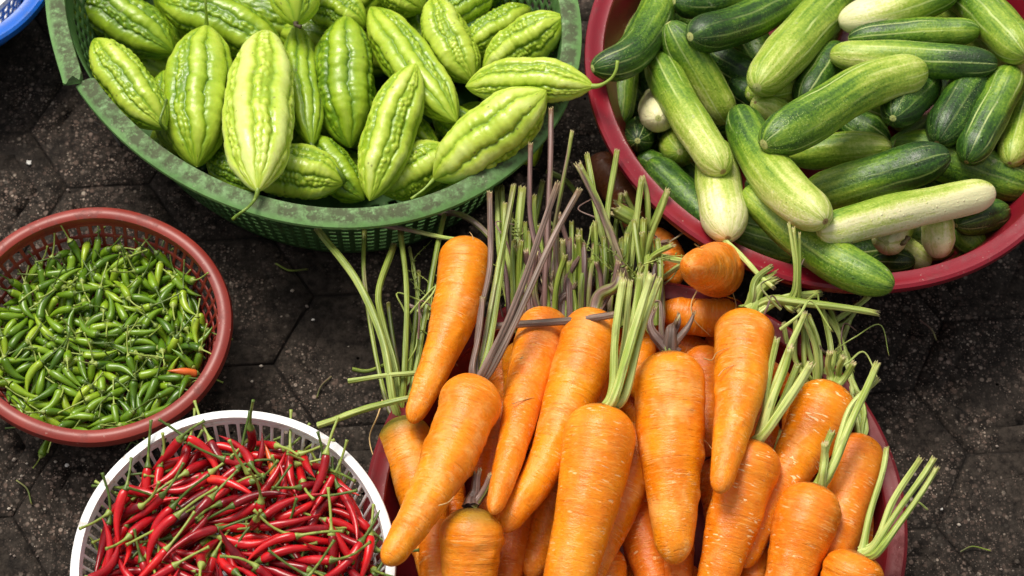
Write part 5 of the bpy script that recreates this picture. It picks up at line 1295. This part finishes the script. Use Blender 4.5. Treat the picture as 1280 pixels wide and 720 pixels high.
RED_DATA = '''4 -48 731 1125 30 42 -156 -114 3 55 -612 1137 119 -127 87 -48 3 -936 -204 1081 127 -143 40 -45 3 648 895 1050 134 147 9 -20 0 145 529 1157 115 142 78 23 4 726 -685 1077 113 164 19 -12 3 239 794 1106 120 133 79 39 4 -1103 -462 1061 21 101 169 29 5 -569 906 1059 124 148 41 29 5 -685 460 1106 108 -138 71 -65 3 531 172 1147 110 -163 35 0 3 -463 719 1117 30 -193 -43 8 2 195 -167 1172 61 -79 148 -89 1 -595 1033 1043 147 -123 -36 44 0 -698 -916 1051 194 -19 2 -43 4 -772 -162 1115 47 23 146 127 3 752 648 1086 105 123 103 58 5 -393 -288 1156 34 -66 -154 104 0 438 -588 1128 27 197 -4 -19 3 1033 -173 1064 68 -115 134 -64 0 -864 736 1066 121 -103 -75 95 0 -895 176 1099 155 -15 13 -125 2 -281 -965 1073 49 -87 -156 76 3 292 1129 1036 26 -44 -137 136 0 -1085 251 1056 103 9 27 -169 5 231 -662 1137 25 -82 -178 28 1 864 -593 1099 29 -7 -195 -34 1 398 699 1110 38 -57 152 -110 3 690 802 1123 125 15 30 -153 5 -245 1030 1077 146 -128 -12 48 5 598 926 1185 160 50 -77 -78 0 -355 479 1167 183 8 37 70 4 498 406 1140 109 -140 80 -46 3 467 -856 1126 88 -10 -108 143 2 -643 -351 1145 17 34 -26 -195 4 -464 -578 1123 114 162 -21 -16 1 -538 -437 1127 17 10 194 -44 4 -680 304 1177 81 137 -89 -82 3 -320 1117 1039 31 -31 151 -124 2 -92 -802 1111 53 76 142 106 2 141 194 1173 113 165 3 -12 1 43 -75 1184 117 -70 88 -116 1 -1027 61 1106 186 59 -29 31 4 -501 -921 1083 44 -43 -129 140 4 -4 -1040 1119 5 22 43 194 4 133 -50 1250 64 110 -124 -93 1 1095 200 1048 93 122 -93 -88 3 800 -856 1050 139 124 51 53 3 400 -366 1187 123 -85 -45 125 3 539 -365 1132 66 94 131 98 1 -799 392 1097 99 165 -50 -18 0 -452 53 1169 174 45 -20 -84 0 595 541 1118 39 151 -121 -34 2 -308 -773 1181 134 -16 -15 147 1 608 211 1183 30 19 -131 147 5 -692 565 1168 47 -27 -131 141 2 787 -305 1106 45 -68 160 -88 4 -579 1022 1128 134 141 43 22 2 -688 -90 1185 138 128 61 29 5 768 45 1114 33 -56 155 -109 3 232 1167 1101 113 163 -12 20 5 -933 771 1123 87 36 40 -172 0 1125 -225 1049 39 -132 -137 46 1 174 1146 1171 5 -46 127 147 2 -596 -897 1152 32 9 161 113 4 -170 484 1157 132 133 58 39 3 902 -483 1076 150 -129 15 23 4 564 -149 1192 111 -158 40 -31 3 706 -434 1215 87 -73 127 -104 5 -91 904 1131 170 105 -6 14 5 860 287 1151 119 81 119 73 3 -187 -1039 1283 29 144 78 111 0 -721 -981 1133 33 47 184 54 0 53 -1135 1144 119 -148 59 16 5 -684 -740 1078 17 9 185 -74 1 778 633 1169 136 42 -40 -135 0 360 1113 1191 15 47 19 -193 3 -397 153 1164 105 142 -72 -60 0 426 85 1174 110 166 -6 -15 2 205 -330 1185 59 -60 130 -126 4 821 -66 1110 43 43 -142 -127 5 1147 -78 1104 83 87 -131 -91 1 -311 697 1118 41 -50 153 -111 0 -1194 169 1089 133 -72 -5 131 3 -131 -333 1179 96 -112 -91 100 3 7 -740 1127 101 -158 64 -21 1 -946 -175 1160 50 75 161 78 5 -592 262 1251 48 155 111 35 1 -46 1010 1071 24 -23 160 -116 0 911 795 1087 103 -147 89 -2 0 278 1011 1111 29 18 119 -157 1 -102 -807 1260 117 147 69 2 3 269 -368 1246 39 63 -141 -121 3 1089 490 1060 168 20 -4 -107 1 93 -897 1146 45 -7 -159 113 3 -225 -746 1185 117 -39 -33 154 4 -630 784 1117 157 -114 2 46 0
-647 -643 1162 46 -8 190 -42 1 -700 788 1253 79 -68 126 -115 3 -416 -1122 1089 15 194 -44 16 4 -698 -723 1204 9 -78 107 150 4 -588 742 1207 38 -64 124 -138 5 -303 -176 1201 153 -120 18 -43 4 258 812 1224 163 -87 71 27 5 -1038 528 1096 171 36 3 96 0 -489 -1032 1224 17 14 -39 195 4 -1102 -247 1086 157 -64 69 -81 3 -124 119 1204 172 -34 16 -96 5 -395 -574 1214 100 -96 128 -67 2 64 306 1186 167 108 12 -17 1 805 487 1091 24 114 -160 -29 5 617 -732 1193 122 -134 81 -23 2 -495 603 1227 146 -125 45 33 2 -904 -328 1285 23 -149 127 -34 5 -337 385 1282 115 158 39 -8 1 502 -768 1186 24 -183 77 11 3 256 339 1208 108 94 124 63 0 -772 -411 1188 199 -13 7 3 4 780 -681 1189 7 -48 -78 -178 1 -158 890 1206 52 84 -153 -83 4 -150 -77 1246 161 -114 7 -31 3 1188 -264 1143 12 -158 -115 41 0 417 -1125 1049 134 -147 -18 16 3 -860 -863 1178 173 32 -61 -74 0 -439 -755 1225 179 79 -7 42 2 800 -16 1203 113 -155 50 -26 1 607 494 1197 41 -71 -158 91 0 1008 198 1163 126 96 -76 -95 1 945 561 1053 9 130 151 -17 5 -186 41 1197 166 -64 42 -82 5 -709 -944 1438 84 -68 -42 -163 3 608 -25 1235 51 57 140 120 1 -1019 680 1186 168 -31 -33 99 3 -98 -184 1296 57 191 -14 -4 5 -840 685 1285 142 -51 61 -116 2 -412 -213 1249 146 -131 14 -35 1 103 -407 1273 159 -29 12 118 2 -974 -312 1153 165 -34 75 -77 2 -400 1081 1164 122 -146 -24 57 1 -124 1070 1131 81 -42 33 -175 0 699 169 1242 142 118 -10 -76 4 233 1025 1234 24 -1 169 105 0 -706 -863 1229 188 -39 8 -56 3 886 -208 1222 119 -86 -109 81 5 233 954 1161 25 2 91 176 3 617 593 1233 58 -23 -55 182 0 -28 -529 1258 165 -5 29 -109 3 -63 -1211 1253 107 -36 133 98 5 292 -866 1161 165 -97 39 -43 4 198 244 1338 148 132 -28 7 4 -1104 385 1218 155 77 15 99 4 -875 419 1191 102 130 -71 -88 4 600 387 1238 166 -69 43 -77 0 1056 -453 1122 125 -68 -43 134 2 1146 66 1184 48 -80 -27 175 1 557 -121 1288 181 -11 10 -85 5 -844 283 1228 3 62 -129 -140 5 -969 144 1214 14 15 -48 -193 4 -1137 -467 1236 162 20 14 -114 2 -18 576 1234 119 -109 -64 99 5 -14 -247 1350 27 122 77 136 5 -151 1128 1184 152 117 38 43 2 -55 -978 1284 117 107 107 58 5 -536 1098 1214 9 192 44 -33 0 256 -1124 1138 121 -142 -26 67 0 963 -377 1142 112 95 99 93 0 -379 269 1294 103 -164 -51 10 5 -1052 -293 1338 43 -71 -99 152 1 789 -808 1212 16 184 75 11 5 -530 36 1269 48 35 -95 -165 4 -775 -598 1167 21 -82 168 68 5 -315 -10 1318 66 93 -134 -95 1 315 517 1204 165 -20 -4 -111 1 140 -895 1262 49 67 -141 -115 4 465 -403 1262 51 9 -156 -113 3 486 -719 1299 61 72 111 137 4 -711 286 1380 98 -77 139 -73 5 1082 398 1150 64 107 133 82 4 -319 -605 1295 51 19 -38 -189 0 424 429 1256 40 -91 -158 71 0 -47 110 1282 87 -35 -41 172 4 137 1026 1336 112 -119 -113 25 2 526 -212 1300 32 75 177 47 4 -209 1180 1264 6 -8 -148 135 5 -177 -1219 1340 70 -59 82 158 1 197 -325 1282 17 120 -159 -11 4 902 583 1179 100 53 -49 -158 4 -390 -842 1288 34 37 -123 -149 1 1040 -309 1190 119 74 103 98 3 770 52 1307 108 -83 -74 127 0 755 -504 1264 52 44 15 187 0 -181 711 1189 2 189 66 1 0 772 -957 1190 56 -60 182 -1 5 -15 -781 1311 61 -159 93 -50
0 290 1108 1292 19 -199 6 -14 2 305 -1017 1175 189 60 26 -8 5 789 254 1331 98 -169 1 44 0 -803 8 1149 43 112 -154 -42 2 255 -834 1374 178 62 26 62 3 -1014 -572 1209 142 34 -91 -102 4 -346 519 1274 130 150 24 -11 1 -447 1063 1309 163 64 33 91 4 965 -753 1238 74 71 10 -171 3 477 778 1279 65 -12 69 176 4 251 666 1274 42 2 152 -124 0 506 852 1247 16 -80 -162 -85 0 -494 -95 1411 30 48 180 66 0 -512 -1125 1228 9 31 151 127 4 -1088 -54 1254 29 -48 58 -183 3 344 -58 1299 106 -91 82 -118 3 -788 -220 1308 103 102 -67 -121 0 -900 -586 1146 82 -39 14 -178 3 -289 -178 1379 38 94 -143 -97 4 -1099 -301 1232 88 -21 24 177 2 271 -192 1357 38 116 152 44 5 604 -24 1319 128 97 -89 -79 5 -479 -294 1358 117 107 -98 -73 2 73 1209 1318 13 128 -35 -149 0 379 335 1307 51 -97 -133 101 0 520 -892 1195 25 188 -42 -47 0 900 440 1213 108 146 76 36 2 185 -546 1228 72 -166 -53 67 5 -353 908 1265 10 18 135 -146 2 239 -572 1327 42 -76 -174 48 5 1101 -1 1318 157 -38 -76 91 5 -249 -1008 1397 81 20 96 154 0 38 -122 1342 26 52 184 53 1 1132 -205 1227 71 59 -146 -101 3 -402 -27 1463 129 -139 44 -46 5 1096 167 1241 113 -125 -68 83 1 -755 750 1318 60 -127 135 -43 1 803 656 1265 157 119 -30 -10 5 229 444 1267 149 107 -32 -73 5 -62 -899 1364 32 95 163 57 4 165 218 1414 132 -150 -10 -4 4 -28 -534 1386 117 97 100 82 0 405 -80 1379 40 6 27 194 2 591 436 1347 111 -137 -58 76 2 271 -1072 1348 71 -32 -9 -184 3 -565 -869 1391 149 103 -6 -85 4 -177 -267 1362 148 -72 -94 64 3 -770 -679 1306 42 45 110 -156 5 722 -765 1336 75 -60 98 -146 3 -713 574 1386 103 169 -9 27 3 -309 -478 1350 88 170 41 40 0 80 -1021 1468 79 153 84 59 3 -384 -1018 1344 27 -162 112 20 3 -517 142 1382 8 4 100 173 5 -981 61 1274 11 20 117 -161 5 414 -598 1388 69 58 -137 -114 1 286 995 1358 59 -96 -146 77 5 967 516 1270 26 -28 -145 133 3 209 118 1363 19 3 160 119 2 39 -1231 1216 25 -175 11 -93 5 -33 791 1280 123 -65 62 -129 4 -111 105 1360 103 59 126 101 3 844 165 1361 42 -48 -86 -169 0 -195 719 1293 10 -101 -169 -34 4 202 -1002 1377 79 -74 -29 -166 5 1036 -408 1327 35 -54 181 57 0 -627 -526 1330 45 4 -61 -185 3 -669 -239 1287 96 89 -71 -134 0 1102 -107 1408 35 89 175 0 1 519 -960 1247 32 0 197 13 2 970 -137 1327 44 -135 -140 7 1 -1048 660 1306 166 63 69 61 4 -696 195 1457 93 -68 137 -90 1 -518 15 1363 62 -186 33 -21 3 -297 1018 1309 163 100 56 15 2 -337 -754 1402 88 -2 29 177 1 436 -805 1372 38 81 -141 -110 1 -931 -706 1294 128 95 -46 -112 1 734 -281 1328 42 116 153 39 1 -241 601 1367 66 -32 118 -144 1 -913 260 1292 87 -56 5 171 0 196 -694 1309 118 -60 131 74 1 -700 -372 1328 181 -78 36 -6 3 166 -155 1437 38 -73 -103 150 4 387 673 1420 110 -124 -104 42 2 228 -1106 1242 63 -188 -19 21 0 -195 -255 1462 3 12 143 -139 2 -184 -457 1415 27 -51 189 -32 4 -438 707 1280 13 -82 130 -127 3 -996 164 1316 118 100 -126 -14 4 605 559 1375 66 -181 -46 27 3 1056 348 1297 128 146 -29 -39 4 589 -1073 1235 63 -185 -38 -21 5 497 387 1438 71 -185 -25 0 0 552 975 1258 96 79 148 52 0 669 314 1425 0 -21 29 -197 3 -964 -70 1365 38 93 167 44 5 -510 -556
1460 141 -5 -26 139 5 1021 278 1344 46 23 57 184 3 -1232 160 1289 127 -3 24 -152 3 779 774 1279 115 146 42 -60 5 343 -752 1472 54 102 135 92 0 -418 630 1364 76 40 -128 -127 1 1103 536 1200 136 103 -19 -103 4 -620 936 1396 68 64 -130 -120 2 885 29 1374 82 111 -65 -129 1 -295 -331 1428 120 158 7 -18 2 -158 -537 1449 63 -182 -53 16 1 -799 -543 1292 55 -91 162 48 0 565 -524 1235 64 7 181 55 3 688 -796 1413 107 -127 77 -81 3 -40 473 1375 23 25 -52 -190 1 474 -14 1386 11 27 192 -47 5 866 -740 1306 3 95 -171 42 1 696 1011 1268 83 39 176 22 1 -555 805 1347 34 -11 -3 -197 1 -1127 195 1290 101 -27 68 -156 2 369 -1144 1300 65 -183 -45 15 5 -587 -345 1465 29 -163 -111 2 3 519 -836 1420 66 -95 163 -9 5 825 -515 1386 40 165 94 -48 2 937 813 1330 75 -168 41 -67 4 -175 -792 1500 11 -24 -129 151 4 835 566 1348 121 137 62 50 3 1199 8 1386 25 110 -140 -87 4 529 92 1450 44 191 37 -17 0 211 419 1370 81 -90 157 23 2 -434 -1178 1419 26 -17 -174 94 3 -1074 452 1324 78 4 120 -140 1 -689 -263 1376 57 -35 -125 141 1 -90 530 1348 179 84 -2 31 5 -906 -579 1442 25 3 97 173 2 488 877 1375 109 -109 87 -93 5 -321 389 1401 100 -153 -73 36 0 -852 699 1377 187 66 -17 -20 5 -120 1005 1353 121 -132 67 -59 3 -1167 169 1369 113 -96 -103 87 1 190 1232 1280 12 -45 -22 193 5 981 -236 1405 141 -140 22 -2 5 -1065 407 1422 118 -72 106 -98 5 313 832 1431 95 -146 -96 21 1 -767 -783 1422 175 -28 -33 -87 5 1058 471 1401 144 72 -52 -107 1 74 945 1411 178 85 -1 -34 3 528 -285 1400 116 144 53 55 0 -513 -1056 1364 64 68 79 159 5 -406 171 1499 21 -57 140 -129 3 -25 1143 1385 42 -52 -84 169 1 387 -198 1383 126 131 -18 -81 3 -919 -305 1450 88 -179 -12 5 5 1187 -380 1302 159 -25 20 117 4 124 -435 1429 44 147 -112 -63 2 -387 423 1437 1 83 -179 -30 3 332 137 1471 37 -36 159 -110 4 -303 1027 1408 120 126 -51 -84 2 749 805 1456 75 72 -89 -146 2 467 -1152 1380 125 -148 -19 46 3 141 383 1400 102 -42 95 137 3 -855 489 1437 47 44 11 -189 2 73 -680 1407 109 -88 -93 109 1 636 968 1370 43 -155 64 -100 2 578 -1074 1417 22 26 -190 -51 2 890 -351 1373 31 -86 -124 128 1 -52 795 1361 37 -33 104 163 5 522 565 1474 152 121 32 38 4 222 -382 1407 70 3 84 168 1 955 239 1389 13 98 158 72 5 -25 718 1469 71 182 -27 -35 0 -300 -448 1471 65 41 -46 -179 1 39 669 1365 184 57 44 32 1 -433 -711 1503 101 129 114 18 4 -1159 -406 1367 49 102 135 95 1 1122 -246 1320 63 38 -93 -161 3 226 610 1497 156 123 13 14 4 -514 761 1407 21 24 -117 -159 0 -1039 -145 1346 91 -157 -17 81 1 -710 -169 1466 37 18 -38 -192 1 -752 -68 1452 77 18 -38 -180 2 637 -404 1427 62 158 102 24 4 -199 113 1469 150 69 81 79 2 542 -379 1468 90 -28 88 -153 5 -767 436 1341 108 144 88 0 4 -942 -785 1391 92 -4 -5 178 1 373 -1096 1377 34 -39 129 -144 2 -696 1056 1410 58 52 41 -179 4 979 -35 1447 15 51 -168 -94 2 -436 506 1408 171 -66 -21 77 1 -180 774 1397 49 -57 172 -70 2 14 110 1433 48 64 68 170 1 -946 312 1356 107 13 -83 -146 4 -1139 -3 1431 144 -91 -41 97 3 -163 316 1357 9 -32 160 -115 5 -577 -875 1489 76 121 -90 -107 1 790 659 1430 103 -9 -9 -171 5 -287 -1055 1492 159
63 -46 -92 0 700 25 1414 24 22 187 -62'''

# ---- chillies: settled by dropping them into the baskets beforehand; position (0.1 mm) and turn of each


def chilli_prof(q):
    return (1 - (1 - min(q / .12, 1)) ** 2) ** .5 * .9 * (1 - max(0, (q - .25) / .75) ** 1.7) + .04


BENDS = [0.0, .06, .1, .16, .22, .13]


def chilli_mesh(name, L, Rr, b, nu, nth, seed):
    u = round_stations(nu)
    C = np.stack([(np.linspace(0, 1, 60) - .5) * L, 0 * np.linspace(0, 1, 60), b * L * ((2 * np.linspace(0, 1, 60) - 1) ** 2 - .4)], 1)
    rs = np.random.RandomState(seed); p = rs.uniform(0, 6.28, 4)
    rad = Rr * np.array([chilli_prof(q) for q in u]) * (1 + .05 * np.sin(9 * u + p[0])); rad[0] = rad[-1] = Rr * .02
    sh = lambda U, T: 1 + .05 * np.sin(2 * T + p[1] + 4 * U) + .035 * np.sin(3 * T + 11 * U + p[2])
    return tube_mesh(name, C, u, rad, nth, 0, sh), C[0], C[0] - C[4]


def stem_mesh(L, Rr, b, slen, sr, cal, seed):
    rs = np.random.RandomState(seed)
    c0 = np.array([-.5 * L, 0, b * L * .6]); d = np.array([-1, 0, b * 2]); d /= np.linalg.norm(d)
    sd = rs.normal(0, .22, 3); sd[0] = 0
    P = [c0 - d * cal * .35, c0 + d * cal * .6, c0 + d * (cal + slen * .45) + sd * slen * .35, c0 + d * (cal + slen) * .97 + sd * slen * 1.1]
    C = catmull(P, 40)
    u = np.r_[0, .01, .06, .11, .16, .22, .3, .4, .55, .7, .85, .95, 1, 1]
    q = (cal * 1.3) / (cal * 1.35 + slen)
    rad = np.interp(u, [0, .01, q * .35, q * .8, q * 1.25, .9, 1], [Rr * .80, Rr * .86, Rr * .66, Rr * .40, sr * 1.1, sr, sr * 1.5]); rad[-1] = sr * .1
    return tube_mesh('stem', C, u, rad, 8)


def decode(s):
    v = [int(q) for q in s.split()]
    return [v[i:i + 8] for i in range(0, len(v), 8)]


def heap(data, rim, spec, name, label, cat, group, mat, keep, zc=0.0, special=()):
    items = decode(data)
    var = []
    for v in range(6):
        L = spec['L'][0] + (spec['L'][1] - spec['L'][0]) * v / 5; Rr = spec['R'] * (1.0 if v % 2 else 1.1); b = BENDS[v] * .8
        Rr *= spec['slim']; bm_, _, _ = chilli_mesh(name, L, Rr, b, 26, 16, v + 1); bm_.materials.append(mat)
        st = [stem_mesh(L, Rr, b, spec['stem'] * k_, spec['sr'], spec['cal'], v * 5 + n_) for n_, k_ in enumerate((.8, 1.0, 1.2))]
        for s_ in st: s_.materials.append(M['chstem'])
        lo = chilli_mesh('low', L, Rr, b, 12, 8, v + 1)[0]
        var.append((bm_, st, lo))
    order = sorted(range(len(items)), key=lambda i: -items[i][3])
    vis = []
    rest = []
    for i in order:
        it = items[i]
        p = np.array([rim.c[0] + it[1] * 1e-4, rim.c[1] + it[2] * 1e-4, it[3] * 1e-4 + zc])
        y = 360 - (p - CAM) @ UPV / ((p - CAM) @ FWD) * FPX
        x = 640 + (p - CAM)[0] / ((p - CAM) @ FWD) * FPX
        (vis if (len(vis) < keep and -45 < x < 1300 and y < 752) else rest).append((i, p, x, y))
    # the odd coloured ones: the topmost chilli nearest to where it lies
    odd = {}
    rt = random.Random(7)
    for (sx, sy, m_, lab, cat_) in special:
        j = min((k_ for k_ in range(min(len(vis), 170)) if k_ not in odd), key=lambda k_: (vis[k_][2] - sx) ** 2 + (vis[k_][3] - sy) ** 2)
        odd[j] = (m_, lab, cat_)
    for n_, (i, p, x, y) in enumerate(vis):
        it = items[i]
        bm_, st, lo = var[it[0]]
        if n_ in odd:
            bm2 = bm_.copy(); bm2.materials[0] = odd[n_][0]
            o = bpy.data.objects.new(name if odd[n_][2] == cat else odd[n_][2].replace(' ', '_'), bm2)
            COL.objects.link(o); tag(o, odd[n_][1], odd[n_][2])
        else:
            o = bpy.data.objects.new(name, bm_); COL.objects.link(o); tag(o, label, cat, group)
        o.location = p; o.rotation_mode = 'QUATERNION'; o.rotation_quaternion = Quaternion((rt.uniform(-1, 1), rt.uniform(-1, 1), rt.uniform(-1, 1)), rt.gauss(0, .16)) @ Quaternion(it[4:8]).normalized()
        c = bpy.data.objects.new('stem', st[i % 3]); COL.objects.link(c); c.parent = o
    V = []; F = []; A = []
    for (i, p, x, y) in rest:
        it = items[i]; lo = var[it[0]][2]
        n = len(lo.vertices); co = np.empty(n * 3, np.float32); lo.vertices.foreach_get('co', co); co = co.reshape(-1, 3)
        q = np.array(Quaternion(it[4:8]).normalized().to_matrix())
        b0 = sum(len(a) for a in V); V.append(co @ q.T + p)
        F += [tuple(b0 + w_ for w_ in f.vertices) for f in lo.polygons]
        A.append(co + i * .37)
    if V:
        me = mesh_np(name + '_heap', np.vstack(V), F, attrs={'tc': np.vstack(A)})
        o = link(name + '_heap', me, mat); tag(o, spec['under'], cat + ' heap', kind='stuff')
    for v in var: bpy.data.meshes.remove(v[2])


heap(GREEN_DATA, RIM['red'], dict(slim=.92, L=(.027, .036), R=.0044, stem=.022, sr=.00075, cal=.0022, under='lower layer of green chillies under the loose top ones in the red basket'),
     'green_chilli', 'small shiny green chilli with a thin stem among its like in the brick red basket', 'green chilli', 'green chillies in the brick red basket', M['chgreen'], 298, .004,
     [(232, 457, M['chorange'], 'orange chilli among the green ones near the right wall of the red basket', 'orange chilli')])
heap(RED_DATA, RIM['white'], dict(slim=.86, L=(.044, .060), R=.0051, stem=.031, sr=.0012, cal=.0055, under='lower layer of red chillies under the loose top ones in the white colander'),
     'red_chilli', 'slender glossy red chilli with green stem among its like in the white colander', 'red chilli', 'red chillies in the white colander', M['chred'], 285, .018,
     [(245, 712, M['chgreen'], 'single green chilli among the red ones near the bottom edge', 'green chilli'), (236, 636, M['chdark'], 'blackish chilli among the red ones in the white colander', 'dark chilli'), (342, 578, M['chorange'], 'orange red chilli among the red ones below the far slots of the colander', 'orange chilli')])

M['pebble'] = mat_green_stem('pebble_stone', (0.16, 0.12, 0.10), (0.42, 0.36, 0.30), .8)

# ---- things on the ground
def scrap(px, py, size, label, seed):
    rs = np.random.RandomState(seed)
    c = at(px, py, .0015); V = []; n = 9
    for zz in (0, .0012):
        for k_ in range(n):
            a = 2 * math.pi * k_ / n; q = size * rs.uniform(.5, 1.1)
            V.append((c[0] + q * math.cos(a), c[1] + q * .7 * math.sin(a), c[2] + zz + rs.uniform(0, .0012) * (zz > 0)))
    F = [tuple(range(n - 1, -1, -1)), tuple(range(n, 2 * n))] + [(k_, (k_ + 1) % n, n + (k_ + 1) % n, n + k_) for k_ in range(n)]
    me = mesh_np('paper_scrap', V, F, smooth=False)
    place('paper_scrap', me, [c], label, 'scrap', M['paper'])


scrap(36, 204, .0042, 'white paper scrap on the pavers left of the green basket', 1)
scrap(391, 400, .0022, 'tiny white scrap on the pavers left of the carrot stalks', 2)
scrap(84, 582, .003, 'pale scrap on the pavers below the red basket', 3)
scrap(1177, 637, .0016, 'tiny pale speck of paper in a paver joint at the lower right', 4)
m_, _, _ = chilli_mesh('green_chilli', .03, .0042, .05, 24, 14, 77)
o = link('green_chilli', m_, M['chgreen']); tag(o, 'green chilli fallen on the ground, poking out under the red basket', 'green chilli')
o.location = at(58, 554, .0045); o.rotation_euler = (0, 0, R(75))
c = bpy.data.objects.new('stem', stem_mesh(.03, .0042, .05, .017, .0006, .002, 5)); COL.objects.link(c); c.data.materials.append(M['chstem']); c.parent = o
P = [at(x, y, z) for x, y, z in [(132, 128, .035), (138, 150, .02), (141, 166, .008), (152, 184, .002)]]
place('black_twig', stem_tube(P, [.0016, .0014, .0016, .001], 'black_twig'), catmull(P, 9), 'black root-like twig on the ground below the crack in the green lip', 'twig', M['black'])
P = [at(x, y, z) for x, y, z in [(118, 152, .012), (126, 158, .02), (121, 166, .014), (112, 162, .004)]]
place('black_twig', stem_tube(P, [.0004, .0004, .0004, .0004], 'black_twig'), catmull(P, 9), 'fine curled black fibre left of the root-like twig', 'twig', M['black'])

rp = random.Random(31)
for k_ in range(26):
    px, py = rp.choice([(rp.uniform(0, 110), rp.uniform(120, 260)), (rp.uniform(300, 470), rp.uniform(330, 500)), (rp.uniform(0, 80), rp.uniform(570, 715)), (rp.uniform(1130, 1275), rp.uniform(370, 715)), (rp.uniform(230, 330), rp.uniform(300, 500))])
    c = at(px, py, .0012); sz = rp.uniform(.0009, .0024); rs = np.random.RandomState(k_)
    u = round_stations(7); P = np.array([c + np.array([-sz, 0, 0]), c + np.array([sz, rp.uniform(-1, 1) * sz, 0])])
    me = tube_mesh('pebble', catmull(P, 10), u, sz * .75 * np.sin(np.pi * u) + sz * .05, 8, 0, lambda U, T: 1 + .2 * np.sin(2 * T + k_) + .12 * np.sin(3 * T + 5 * U))
    place('pebble', me, [c], 'tiny pale pebble lying loose on the dark pavers', 'pebble', M['pebble'], 'loose grit on the pavers')
for k_, (pts, w, lab) in enumerate([
    ([(345, 330, .003), (362, 338, .004), (384, 336, .003)], 2.6, 'thin dry stalk bit on the pavers between the green basket and the red one'),
    ([(1150, 400, .003), (1163, 410, .005), (1170, 425, .003)], 2.2, 'thin dry stalk bit on the pavers below the cucumber basin'),
    ([(20, 600, .003), (34, 612, .004), (40, 630, .003)], 2.2, 'thin dry stalk bit on the pavers left of the white colander'),
    ([(414, 470, .003), (402, 482, .004), (396, 497, .003)], 2.4, 'thin dry stalk bit on the pavers above the white colander'),
    ([(1200, 690, .003), (1216, 683, .005), (1238, 688, .003)], 2.2, 'thin dry stalk bit on the pavers at the lower right')]):
    loose(pts, w, lab, .45, .12)
